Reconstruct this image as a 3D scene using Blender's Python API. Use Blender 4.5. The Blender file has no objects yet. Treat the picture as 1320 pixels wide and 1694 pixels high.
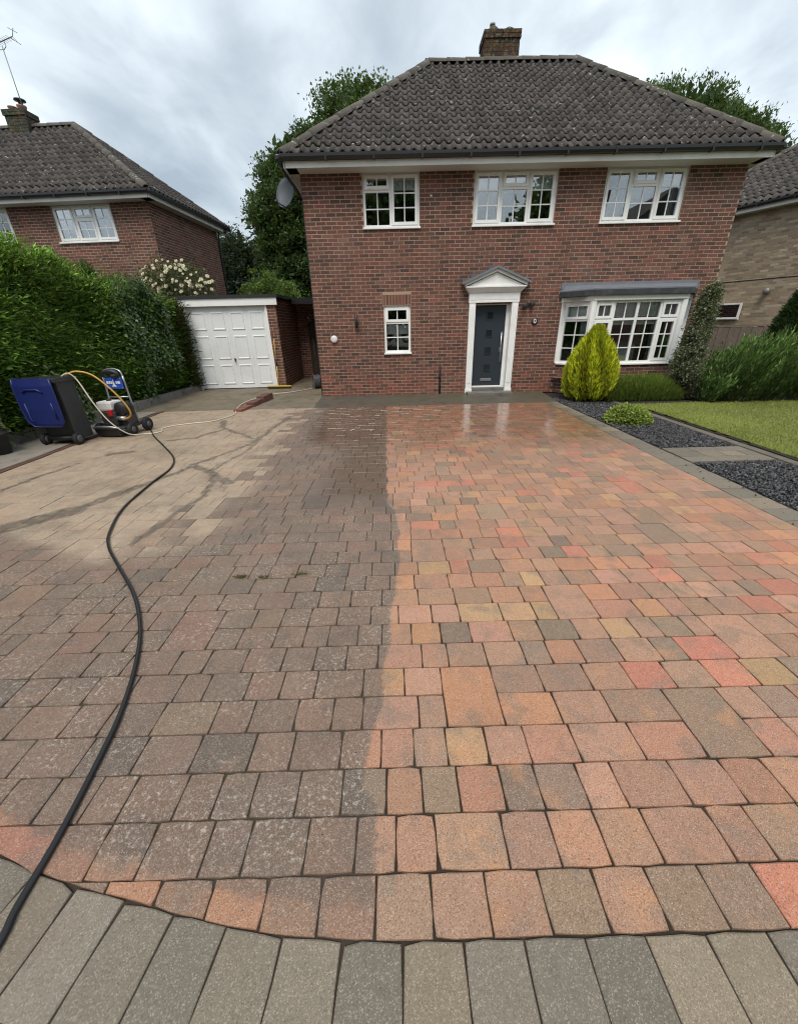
import bpy, bmesh, math, random
import numpy as np
from mathutils import Matrix, Vector
random.seed(7)
rng = np.random.default_rng(7)
scene = bpy.context.scene
COL = scene.collection

# ---------------------------------------------------------------- camera
CF, CP, CR, CYAW, CH, CD = 643.367, 0.446030, -0.0248046, -0.0047612, 1.64819, 10.33847
_f = np.array([-math.sin(CYAW)*math.cos(CP), math.cos(CYAW)*math.cos(CP), -math.sin(CP)])
_r = np.array([math.cos(CYAW), math.sin(CYAW), 0.0])
_u = np.cross(_r, _f)
_r2 = math.cos(CR)*_r + math.sin(CR)*_u
_u2 = -math.sin(CR)*_r + math.cos(CR)*_u
cam_d = bpy.data.cameras.new('camera')
cam = bpy.data.objects.new('camera', cam_d); COL.objects.link(cam)
cam.matrix_world = Matrix(((_r2[0], _u2[0], -_f[0], 0.0), (_r2[1], _u2[1], -_f[1], -CD),
                           (_r2[2], _u2[2], -_f[2], CH), (0, 0, 0, 1)))
cam_d.sensor_fit = 'HORIZONTAL'; cam_d.sensor_width = 36.0
cam_d.lens = CF/1320.0*36.0
cam_d.clip_start = 0.05; cam_d.clip_end = 800.0
scene.camera = cam
scene.render.resolution_x = 797; scene.render.resolution_y = 1024

# ---------------------------------------------------------------- world and sun
SUN_EL, SUN_AZ = math.radians(58), math.radians(188)     # azimuth: clockwise from +y, where the sun stands
world = bpy.data.worlds.new('World'); scene.world = world; world.use_nodes = True
wn = world.node_tree.nodes; wl = world.node_tree.links; wn.clear()
def wnode(t, **kw):
    n = wn.new(t)
    for k, v in kw.items(): setattr(n, k, v)
    return n
sky = wnode('ShaderNodeTexSky', sky_type='NISHITA', sun_disc=False)
sky.sun_elevation = SUN_EL; sky.sun_rotation = SUN_AZ; sky.air_density = 1.0; sky.dust_density = 2.0
tc = wnode('ShaderNodeTexCoord')
sep = wnode('ShaderNodeSeparateXYZ'); wl.new(tc.outputs['Generated'], sep.inputs[0])
zz = wnode('ShaderNodeMath', operation='MAXIMUM'); wl.new(sep.outputs[2], zz.inputs[0]); zz.inputs[1].default_value = 0.0
za = wnode('ShaderNodeMath', operation='ADD'); wl.new(zz.outputs[0], za.inputs[0]); za.inputs[1].default_value = 0.22
dx = wnode('ShaderNodeMath', operation='DIVIDE'); wl.new(sep.outputs[0], dx.inputs[0]); wl.new(za.outputs[0], dx.inputs[1])
dy = wnode('ShaderNodeMath', operation='DIVIDE'); wl.new(sep.outputs[1], dy.inputs[0]); wl.new(za.outputs[0], dy.inputs[1])
cmb = wnode('ShaderNodeCombineXYZ'); wl.new(dx.outputs[0], cmb.inputs[0]); wl.new(dy.outputs[0], cmb.inputs[1])
def wnoise(scale, detail, rough, dist, off):
    mp = wnode('ShaderNodeMapping'); wl.new(cmb.outputs[0], mp.inputs[0]); mp.inputs['Location'].default_value = off
    mp.inputs['Scale'].default_value = (1.15, 0.8, 1.0)
    n = wnode('ShaderNodeTexNoise'); wl.new(mp.outputs[0], n.inputs['Vector'])
    n.inputs['Scale'].default_value = scale; n.inputs['Detail'].default_value = detail
    n.inputs['Roughness'].default_value = rough; n.inputs['Distortion'].default_value = dist
    return n
n1 = wnoise(1.15, 6.0, 0.5, 0.35, (4.4, 0.6, 0.0))
n2 = wnoise(2.6, 5.0, 0.55, 0.5, (7.3, 2.9, 0.0))
mixn = wnode('ShaderNodeMath', operation='MULTIPLY_ADD')
wl.new(n2.outputs[0], mixn.inputs[0]); mixn.inputs[1].default_value = 0.33
n1m = wnode('ShaderNodeMath', operation='MULTIPLY'); wl.new(n1.outputs[0], n1m.inputs[0]); n1m.inputs[1].default_value = 0.67
wl.new(n1m.outputs[0], mixn.inputs[2])
cr = wnode('ShaderNodeValToRGB'); wl.new(mixn.outputs[0], cr.inputs[0])
e = cr.color_ramp.elements
SKB = 8.5
e[0].position = 0.34; e[0].color = (0.30, 0.36, 0.42, 1)
e[1].position = 0.66; e[1].color = (0.88, 0.945, 0.975, 1)
m = e.new(0.45); m.color = (0.44, 0.505, 0.56, 1)
m = e.new(0.55); m.color = (0.61, 0.68, 0.73, 1)
csc = wnode('ShaderNodeVectorMath', operation='SCALE'); wl.new(cr.outputs[0], csc.inputs[0]); csc.inputs['Scale'].default_value = SKB
mxs = wnode('ShaderNodeMix', data_type='RGBA'); mxs.inputs[0].default_value = 0.95
wl.new(sky.outputs[0], mxs.inputs[6]); wl.new(csc.outputs[0], mxs.inputs[7])
bg = wnode('ShaderNodeBackground'); bg.inputs[1].default_value = 0.1; wl.new(mxs.outputs[2], bg.inputs[0])
wo = wnode('ShaderNodeOutputWorld'); wl.new(bg.outputs[0], wo.inputs[0])
sun_d = bpy.data.lights.new('sun', 'SUN'); sun_d.energy = 1.5; sun_d.angle = math.radians(28); sun_d.color = (1.0, 0.93, 0.83)
sun = bpy.data.objects.new('sun', sun_d); COL.objects.link(sun)
sv = Vector((math.sin(SUN_AZ)*math.cos(SUN_EL), math.cos(SUN_AZ)*math.cos(SUN_EL), math.sin(SUN_EL)))
sun.rotation_euler = (-sv).to_track_quat('-Z', 'Y').to_euler(); sun.location = (0, -20, 30)
vs = scene.view_settings
vs.view_transform = 'Standard'; vs.look = 'None'; vs.gamma = 1.0; vs.exposure = 0.82
try: vs.use_curve_mapping = False
except Exception: pass
scene.cycles.use_denoising = True
scene.cycles.max_bounces = 5; scene.cycles.diffuse_bounces = 2; scene.cycles.glossy_bounces = 3; scene.cycles.transparent_max_bounces = 10
scene.cycles.use_adaptive_sampling = True; scene.cycles.adaptive_threshold = 0.012
scene.cycles.filter_width = 1.1

# ---------------------------------------------------------------- helpers
CAMP = np.array([0, -CD, CH])
def project(P):
    v = np.asarray(P, float) - CAMP
    z = v @ _f
    return np.stack([660 + CF*(v @ _r2)/z, 847 - CF*(v @ _u2)/z, z], -1)

class MB:
    def __init__(s): s.v = []; s.f = []; s.c = []; s.smooth = False
    def quad(s, a, b, c, d, col=None):
        n = len(s.v); s.v += [tuple(a), tuple(b), tuple(c), tuple(d)]; s.f.append((n, n+1, n+2, n+3)); s.c += [col]*4
    def poly(s, pts, col=None):
        n = len(s.v); s.v += [tuple(p) for p in pts]; s.f.append(tuple(range(n, n+len(pts)))); s.c += [col]*len(pts)
    def box(s, x0, x1, y0, y1, z0, z1, col=None, skip=''):
        n = len(s.v)
        s.v += [(x0,y0,z0),(x1,y0,z0),(x1,y1,z0),(x0,y1,z0),(x0,y0,z1),(x1,y0,z1),(x1,y1,z1),(x0,y1,z1)]
        fs = {'b':(0,3,2,1),'t':(4,5,6,7),'f':(0,1,5,4),'r':(1,2,6,5),'k':(2,3,7,6),'l':(3,0,4,7)}
        s.f += [tuple(n+i for i in fs[k]) for k in fs if k not in skip]; s.c += [col]*8
        return s
    def prism(s, poly, z0, z1, col=None):
        n = len(s.v); k = len(poly)
        s.v += [(p[0],p[1],z0) for p in poly] + [(p[0],p[1],z1) for p in poly]
        s.f.append(tuple(n+k+i for i in range(k))); s.f.append(tuple(n+i for i in reversed(range(k))))
        for i in range(k): s.f.append((n+i, n+(i+1)%k, n+k+(i+1)%k, n+k+i))
        s.c += [col]*(2*k); return s
    def hexa(s, p, col=None):      # 8 points ordered as box
        n = len(s.v); s.v += [tuple(q) for q in p]
        for q in ((0,3,2,1),(4,5,6,7),(0,1,5,4),(1,2,6,5),(2,3,7,6),(3,0,4,7)): s.f.append(tuple(n+i for i in q))
        s.c += [col]*8; return s
    def ring_tube(s, path, rad, seg=8, cap=True, col=None):
        path = [Vector(p) for p in path]; n0 = len(s.v); N = len(path)
        rads = rad if hasattr(rad, '__len__') else [rad]*N
        t = (path[1]-path[0]).normalized()
        up = Vector((0,0,1)) if abs(t.z) < 0.9 else Vector((1,0,0))
        a = t.cross(up).normalized(); b = t.cross(a)
        for i, p in enumerate(path):
            if i == 0: tt = path[1]-path[0]
            elif i == N-1: tt = path[-1]-path[-2]
            else: tt = path[i+1]-path[i-1]
            tt.normalize(); a = (a - tt*a.dot(tt)).normalized(); b = tt.cross(a)
            for k in range(seg):
                an = 2*math.pi*k/seg; s.v.append(tuple(p + (a*math.cos(an)+b*math.sin(an))*rads[i]))
        for i in range(N-1):
            for k in range(seg):
                k2 = (k+1)%seg; s.f.append((n0+i*seg+k, n0+i*seg+k2, n0+(i+1)*seg+k2, n0+(i+1)*seg+k))
        if cap:
            s.f.append(tuple(n0+k for k in reversed(range(seg)))); s.f.append(tuple(n0+(N-1)*seg+k for k in range(seg)))
        s.c += [col]*(N*seg); return s
    def lathe(s, prof, c=(0,0,0), axis='z', seg=16, col=None):   # prof: (r, h)
        n0 = len(s.v)
        for r, h in prof:
            for k in range(seg):
                a = 2*math.pi*k/seg; q = (r*math.cos(a), r*math.sin(a), h)
                if axis == 'x': q = (h, q[0], q[1])
                if axis == 'y': q = (q[0], h, q[1])
                s.v.append((c[0]+q[0], c[1]+q[1], c[2]+q[2]))
        for i in range(len(prof)-1):
            for k in range(seg):
                k2 = (k+1)%seg; s.f.append((n0+i*seg+k, n0+i*seg+k2, n0+(i+1)*seg+k2, n0+(i+1)*seg+k))
        s.f.append(tuple(n0+k for k in reversed(range(seg)))); s.f.append(tuple(n0+(len(prof)-1)*seg+k for k in range(seg)))
        s.c += [col]*(len(prof)*seg); return s
    def mesh(s, name):
        me = bpy.data.meshes.new(name); me.from_pydata(s.v, [], s.f)
        if s.c and s.c[0] is not None:
            at = me.attributes.new('col', 'FLOAT_COLOR', 'POINT')
            at.data.foreach_set('color', np.array([(c[0], c[1], c[2], 1.0) for c in s.c], dtype=np.float32).ravel())
        if s.smooth: me.polygons.foreach_set('use_smooth', np.ones(len(me.polygons), dtype=bool))
        me.update(); return me
    def build(s, name, mat, parent=None, kind=None, bevel=0.0, recalc=False):
        me = s.mesh(name)
        if recalc or bevel:
            bm = bmesh.new(); bm.from_mesh(me)
            bmesh.ops.remove_doubles(bm, verts=bm.verts, dist=1e-5)
            bmesh.ops.recalc_face_normals(bm, faces=bm.faces)
            if bevel: bmesh.ops.bevel(bm, geom=bm.edges[:], offset=bevel, segments=2, affect='EDGES', profile=0.6, clamp_overlap=True)
            bm.to_mesh(me); bm.free()
            if s.smooth: me.polygons.foreach_set('use_smooth', np.ones(len(me.polygons), dtype=bool))
        return link(name, me, mat, parent, kind)

def link(name, me, mat, parent=None, kind=None):
    o = bpy.data.objects.new(name, me); COL.objects.link(o)
    if mat is not None and me is not None and len(me.materials) == 0: me.materials.append(mat)
    if parent is not None: o.parent = parent
    if kind: o['kind'] = kind
    return o
def tag(o, label=None, cat=None, group=None, kind=None):
    if label: o['label'] = label
    if cat: o['category'] = cat
    if group: o['group'] = group
    if kind: o['kind'] = kind
    return o
def thing(name, loc, label, cat, rz=0.0, group=None):
    o = bpy.data.objects.new(name, None); COL.objects.link(o); o.location = loc; o.rotation_euler = (0, 0, rz)
    o.empty_display_size = 0.1
    return tag(o, label, cat, group)
def np_mesh(name, V, F, C=None, smooth=False):
    me = bpy.data.meshes.new(name); V = np.asarray(V, np.float32); F = np.asarray(F, np.int32)
    me.vertices.add(len(V)); me.vertices.foreach_set('co', V.ravel())
    k = F.shape[1]; me.loops.add(F.size); me.loops.foreach_set('vertex_index', F.ravel())
    me.polygons.add(len(F)); me.polygons.foreach_set('loop_start', np.arange(0, F.size, k, dtype=np.int32))
    try: me.polygons.foreach_set('loop_total', np.full(len(F), k, dtype=np.int32))
    except Exception: pass
    if C is not None:
        at = me.attributes.new('col', 'FLOAT_COLOR', 'POINT')
        cc = np.ones((len(V), 4), np.float32); cc[:, :3] = C; at.data.foreach_set('color', cc.ravel())
    if smooth: me.polygons.foreach_set('use_smooth', np.ones(len(F), dtype=bool))
    me.update(calc_edges=True); me.validate(); return me
def lerp(a, b, t): return a + (b-a)*t
def interp(x, xs, ys): return float(np.interp(x, xs, ys))
def smooth_path(pts, n=8):
    P = [Vector(p) for p in pts]; P = [P[0]*2-P[1]] + P + [P[-1]*2-P[-2]]; out = []
    for i in range(1, len(P)-2):
        p0, p1, p2, p3 = P[i-1], P[i], P[i+1], P[i+2]
        for k in range(n):
            t = k/n
            out.append(0.5*((2*p1)+(p2-p0)*t+(2*p0-5*p1+4*p2-p3)*t*t+(3*p1-p0-3*p2+p3)*t**3))
    out.append(P[-2]); return out

# ---------------------------------------------------------------- node helper
class NT:
    def __init__(s, name):
        s.m = bpy.data.materials.new(name); s.m.use_nodes = True; s.t = s.m.node_tree; s.t.nodes.clear()
        s.out = s.t.nodes.new('ShaderNodeOutputMaterial')
    def n(s, t, **kw):
        nd = s.t.nodes.new(t)
        for k, v in kw.items(): setattr(nd, k, v)
        return nd
    def put(s, sock, v):
        if v is None: return
        if isinstance(v, bpy.types.NodeSocket): s.t.links.new(v, sock)
        elif isinstance(v, (tuple, list)) and sock.type == 'RGBA' and len(v) == 3: sock.default_value = (*v, 1)
        else: sock.default_value = v
    def math(s, op, a, b=None, c=None, clamp=False):
        nd = s.n('ShaderNodeMath', operation=op); nd.use_clamp = clamp
        s.put(nd.inputs[0], a); s.put(nd.inputs[1], b); s.put(nd.inputs[2], c); return nd.outputs[0]
    def mix(s, f, a, b, bt='MIX'):
        nd = s.n('ShaderNodeMix', data_type='RGBA', blend_type=bt); nd.clamp_factor = True
        s.put(nd.inputs[0], f); s.put(nd.inputs[6], a); s.put(nd.inputs[7], b); return nd.outputs[2]
    def noise(s, vec, scale, detail=3, rough=0.55, dist=0.0, col=False):
        nd = s.n('ShaderNodeTexNoise'); s.put(nd.inputs['Vector'], vec); nd.inputs['Scale'].default_value = scale
        nd.inputs['Detail'].default_value = detail; nd.inputs['Roughness'].default_value = rough; nd.inputs['Distortion'].default_value = dist
        return nd.outputs[1 if col else 0]
    def voro(s, vec, scale, feat='F1', out='Distance'):
        nd = s.n('ShaderNodeTexVoronoi', feature=feat); s.put(nd.inputs['Vector'], vec); nd.inputs['Scale'].default_value = scale
        return nd.outputs[out]
    def ramp(s, f, stops, interp='LINEAR'):
        nd = s.n('ShaderNodeValToRGB'); s.put(nd.inputs[0], f); cr = nd.color_ramp; cr.interpolation = interp
        while len(cr.elements) < len(stops): cr.elements.new(0.5)
        for el, (p, c) in zip(cr.elements, stops):
            el.position = p; el.color = (*c, 1) if hasattr(c, '__len__') else (c, c, c, 1)
        return nd.outputs[0]
    def smooth(s, v, a, b):      # smoothstep a..b -> 0..1
        nd = s.n('ShaderNodeMapRange', interpolation_type='SMOOTHSTEP'); s.put(nd.inputs[0], v)
        nd.inputs[1].default_value = a; nd.inputs[2].default_value = b; return nd.outputs[0]
    def pos(s): return s.n('ShaderNodeNewGeometry').outputs['Position']
    def objco(s): return s.n('ShaderNodeTexCoord').outputs['Object']
    def bump(s, h, strength, dist):
        nd = s.n('ShaderNodeBump'); s.put(nd.inputs['Height'], h); nd.inputs['Strength'].default_value = strength; nd.inputs['Distance'].default_value = dist
        return nd.outputs[0]
    def bsdf(s, col, rough=0.6, metal=0.0, normal=None, spec=0.5, **kw):
        b = s.n('ShaderNodeBsdfPrincipled'); s.put(b.inputs['Base Color'], col); s.put(b.inputs['Roughness'], rough)
        s.put(b.inputs['Metallic'], metal); s.put(b.inputs['Specular IOR Level'], spec)
        if normal is not None: s.put(b.inputs['Normal'], normal)
        for k, v in kw.items(): s.put(b.inputs[k.replace('_', ' ')], v)
        s.t.links.new(b.outputs[0], s.out.inputs[0]); return b
    def src(s, objcol):          # colour of a piece: its object colour, or the joined mesh's attribute
        if objcol: return s.n('ShaderNodeObjectInfo').outputs['Color']
        return s.n('ShaderNodeAttribute', attribute_name='col').outputs['Color']

def simple(name, col, rough=0.5, metal=0.0, spec=0.5, var=0.0, scale=8.0, bump=0.0, bscale=60.0, dirt=None, dirt_amt=0.0):
    t = NT(name); p = t.pos(); c = col
    if var:
        nz = t.noise(p, scale, 4, 0.6)
        c = t.mix(nz, tuple(x*(1-var) for x in col), tuple(min(1, x*(1+var)) for x in col))
    if dirt_amt:
        d = t.smooth(t.noise(p, scale*0.7, 5, 0.65), 0.45, 0.7)
        c = t.mix(t.math('MULTIPLY', d, dirt_amt), c, dirt)
    nr = t.bump(t.noise(p, bscale, 3), bump, 0.01) if bump else None
    t.bsdf(c, rough, metal, nr, spec); return t.m

def brick_mat(name, objcol, pale=False):
    t = NT(name); p = t.pos(); c = t.src(objcol)
    c = t.mix(t.noise(p, 35, 4, 0.65), t.mix(0.35, c, (0.03,0.02,0.02)), t.mix(0.22, c, (0.42,0.27,0.21)))
    sp = t.smooth(t.noise(p, 160, 2), 0.6, 0.75)
    c = t.mix(t.math('MULTIPLY', sp, 0.35), c, (0.05,0.03,0.03))
    bl = t.smooth(t.noise(p, 1.3, 4, 0.6), 0.5, 0.75)        # pale bloom
    c = t.mix(t.math('MULTIPLY', bl, 0.10), c, (0.5,0.4,0.34))
    t.bsdf(c, 0.86, 0, t.bump(t.noise(p, 120, 4, 0.6), 0.5, 0.004), 0.25); return t.m
def mortar_mat(name, col):
    t = NT(name); p = t.pos()
    c = t.mix(t.noise(p, 1.7, 4, 0.6), tuple(x*0.75 for x in col), col)
    c = t.mix(t.math('MULTIPLY', t.noise(p, 90, 3), 0.5), c, tuple(x*0.7 for x in col))
    t.bsdf(c, 0.95, 0, t.bump(t.noise(p, 220, 3), 0.5, 0.003), 0.1); return t.m

def tile_mat(name, objcol):
    t = NT(name); p = t.pos(); c = t.src(objcol)
    c = t.mix(t.noise(p, 9, 3, 0.6), t.mix(0.25, c, (0.03,0.026,0.024)), c)
    li = t.smooth(t.noise(p, 26, 5, 0.7), 0.60, 0.72)
    c = t.mix(t.math('MULTIPLY', li, 0.22), c, (0.26,0.25,0.22))
    wh = t.math('MULTIPLY', t.smooth(t.noise(p, 15, 3, 0.5, 0.4), 0.62, 0.70), t.smooth(t.noise(p, 3.1, 2), 0.42, 0.58))
    c = t.mix(t.math('MULTIPLY', wh, 0.75), c, (0.5,0.48,0.43))
    mo = t.smooth(t.noise(p, 5.5, 5, 0.7), 0.58, 0.75)
    c = t.mix(t.math('MULTIPLY', mo, 0.3), c, (0.035,0.032,0.024))
    t.bsdf(c, 0.9, 0, t.bump(t.noise(p, 70, 4, 0.6), 0.6, 0.006), 0.2); return t.m

def glass_mat():
    t = NT('window_glass')
    tr = t.n('ShaderNodeBsdfTransparent'); tr.inputs[0].default_value = (0.965, 0.98, 0.975, 1)
    gl = t.n('ShaderNodeBsdfGlossy'); gl.inputs['Roughness'].default_value = 0.0; gl.inputs[0].default_value = (0.95,0.97,1,1)
    p = t.pos(); nb = t.bump(t.noise(p, 1.1, 1, 0.4), 0.05, 0.05); t.put(gl.inputs['Normal'], nb)
    fr = t.n('ShaderNodeFresnel'); fr.inputs[0].default_value = 1.5
    f = t.math('MULTIPLY_ADD', fr.outputs[0], 1.4, 0.11, clamp=True)
    mx = t.n('ShaderNodeMixShader'); t.put(mx.inputs[0], f)
    t.t.links.new(tr.outputs[0], mx.inputs[1]); t.t.links.new(gl.outputs[0], mx.inputs[2]); t.t.links.new(mx.outputs[0], t.out.inputs[0])
    return t.m

def leaf_mat(name, rough=0.55, transl=0.25, spec=0.35):
    t = NT(name); c = t.src(False)
    b = t.n('ShaderNodeBsdfPrincipled'); t.put(b.inputs['Base Color'], c); b.inputs['Roughness'].default_value = rough
    b.inputs['Specular IOR Level'].default_value = spec
    tl = t.n('ShaderNodeBsdfTranslucent'); t.put(tl.inputs[0], t.mix(0.5, c, (0.25,0.32,0.05), 'MIX'))
    mx = t.n('ShaderNodeMixShader'); mx.inputs[0].default_value = transl
    t.t.links.new(b.outputs[0], mx.inputs[1]); t.t.links.new(tl.outputs[0], mx.inputs[2]); t.t.links.new(mx.outputs[0], t.out.inputs[0])
    return t.m

TRICKLES = [  # water runs on the driveway: (x0, y0, x1, y1, half width)
    (-3.90,-7.20,-3.357,-6.652,.20),(-3.357,-6.652,-3.042,-5.945,.10),(-3.042,-5.945,-2.859,-5.578,.07),(-2.859,-5.578,-2.767,-5.224,.06),
    (-2.767,-5.224,-2.181,-5.783,.08),(-2.181,-5.783,-2.0,-5.98,.09),(-2.767,-5.224,-2.298,-4.173,.05),(-2.298,-4.173,-2.175,-2.145,.07),
    (-2.435,-5.52,-2.266,-4.767,.03),(-2.266,-4.767,-2.222,-3.291,.035),(-2.398,-3.864,-3.261,-2.989,.05),(-3.261,-2.989,-3.447,-2.396,.08),
    (-3.183,-3.187,-3.441,-3.759,.06),(-3.441,-3.759,-3.833,-3.876,.05),(-2.302,-7.39,-2.219,-6.876,.045),(-2.219,-6.876,-2.154,-6.337,.05),
    (-2.154,-6.337,-2.216,-5.844,.05),(-4.70,-6.35,-4.604,-5.467,.055),(-4.604,-5.467,-4.461,-5.033,.04),(-4.3,-4.6,-4.05,-4.5,.12)]
def drive_masks(t, p, zone, rnd=None):
    """dirt, sand, wet masks that follow where the driveway has been washed, silted and wetted"""
    wv = t.n('ShaderNodeVectorMath', operation='MULTIPLY_ADD')
    t.put(wv.inputs[0], t.noise(p, 3.0, 3, 0.6, col=True)); wv.inputs[1].default_value = (0.16,0.16,0); t.put(wv.inputs[2], p)
    q = t.n('ShaderNodeVectorMath', operation='SUBTRACT'); t.put(q.inputs[0], wv.outputs[0]); q.inputs[1].default_value = (0.08,0.08,0)
    sx = t.n('ShaderNodeSeparateXYZ'); t.put(sx.inputs[0], p); x, y = sx.outputs[0], sx.outputs[1]
    sq = t.n('ShaderNodeSeparateXYZ'); t.put(sq.inputs[0], q.outputs[0]); qx, qy = sq.outputs[0], sq.outputs[1]
    dirt = sand = run = wd = 0.0
    if zone != 'clean':
        B = [(-9.9,-.085),(-9.68,-.092),(-9.52,-.103),(-9.41,-.165),(-9.29,-.14),(-9.02,-.099),(-8.8,-.078),(-8.5,-.053),(-8.13,-.03),(-7.95,.009),(-7.06,.014),(-6.64,-.093),(-4.93,-.127),(-1.2,-.173)]
        bx = t.ramp(t.math('DIVIDE', t.math('ADD', y, 9.9), 8.7), [((b[0]+9.9)/8.7, b[1]+0.5) for b in B])
        nb = t.math('MULTIPLY', t.math('SUBTRACT', t.noise(p, 30, 4, 0.7), 0.5), 0.07)
        nb = t.math('ADD', nb, t.math('MULTIPLY', t.math('ABSOLUTE', t.math('SINE', t.math('MULTIPLY', y, 7.3))), 0.028))
        d = t.math('SUBTRACT', t.math('ADD', t.math('ADD', x, 0.5), nb), bx)          # >0 washed side
        dirt = t.smooth(d, 0.022, 0.0)
        # washed strip along the kerb course at the near edge
        kx = t.ramp(t.math('DIVIDE', t.math('ADD', x, 2.6), 2.6), [(0,0.80),(0.3,0.48),(0.45,.297),(0.57,.207),(0.645,.17),(0.715,.132),(0.79,.097),(0.855,.073),(0.92,.061),(1,.05)])
        kd = t.math('SUBTRACT', t.math('ADD', y, 9.9), kx)
        strip = t.smooth(t.math('SUBTRACT', kd, t.math('MULTIPLY', t.noise(p, 9, 3), 0.15)), 0.03, -0.02)
        dirt = t.math('MULTIPLY', dirt, t.math('SUBTRACT', 1.0, t.math('MULTIPLY', strip, 0.55)))
        wd = t.math('MULTIPLY', t.smooth(t.math('MULTIPLY_ADD', qy, -0.13, qx), -0.55, 0.15), t.smooth(qy, -7.2, -6.2))
        wd = t.math('MULTIPLY', wd, dirt)
    if zone in ('silt', 'joint'):
        hv = 0.0
        if rnd is not None: hv = t.math('MULTIPLY', t.math('SUBTRACT', t.math('FRACT', t.math('MULTIPLY', rnd, 37.0)), 0.5), 0.9)
        s1 = t.smooth(t.math('ADD', hv, t.math('ADD', qx, t.math('MULTIPLY', t.math('ADD', qy, 5.0), 0.04))), -1.72, -2.15)
        s2 = t.smooth(t.math('MULTIPLY_ADD', hv, 0.5, qy), -7.8, -7.4)
        s3 = t.smooth(t.math('ADD', t.math('MULTIPLY', qx, 0.55), qy), -9.2, -8.98)
        sand = t.math('MULTIPLY', t.math('MULTIPLY', s1, s2), s3)
        patchy = t.smooth(t.noise(p, 1.6, 4, 0.62), 0.30, 0.52)
        sand = t.math('MULTIPLY', sand, t.math('MULTIPLY_ADD', patchy, 0.4, 0.6))
    if zone == 'silt':
        for (x0, y0, x1, y1, w) in TRICKLES:
            ux, uy = x1-x0, y1-y0; L2 = ux*ux+uy*uy
            ax = t.math('SUBTRACT', qx, x0); ay = t.math('SUBTRACT', qy, y0)
            tt = t.math('MULTIPLY_ADD', ax, ux/L2, t.math('MULTIPLY', ay, uy/L2), clamp=True)
            ex = t.math('MULTIPLY_ADD', tt, -ux, ax); ey = t.math('MULTIPLY_ADD', tt, -uy, ay)
            dd = t.math('SUBTRACT', t.math('SQRT', t.math('MULTIPLY_ADD', ex, ex, t.math('MULTIPLY', ey, ey))), w*0.62)
            run = dd if isinstance(run, float) else t.math('MINIMUM', run, dd)
        run = t.smooth(t.math('ADD', run, t.math('MULTIPLY', t.math('SUBTRACT', t.noise(p, 9, 3, 0.6), 0.5), 0.13)), 0.03, -0.02)
        run = t.math('MULTIPLY', run, t.math('MULTIPLY_ADD', t.smooth(t.noise(p, 14, 4, 0.65), 0.34, 0.6), 0.55, 0.45))
    # standing wet towards the front door
    w1 = t.smooth(t.math('ADD', qy, t.math('MULTIPLY', t.math('SUBTRACT', t.noise(p, 0.9, 3, 0.6), 0.5), 2.2)), -6.2, -3.6)
    w2 = t.math('MULTIPLY', t.smooth(qx, -2.0, -1.2), t.smooth(qx, 3.9, 3.3))
    wet = t.math('MULTIPLY', w1, w2)
    if zone != 'clean': wet = t.math('MAXIMUM', wet, t.math('MULTIPLY', wd, 0.8))
    if zone == 'silt': wet = t.math('MAXIMUM', wet, t.math('MULTIPLY', run, 0.55))
    return dirt, sand, run, wet, wd

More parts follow.
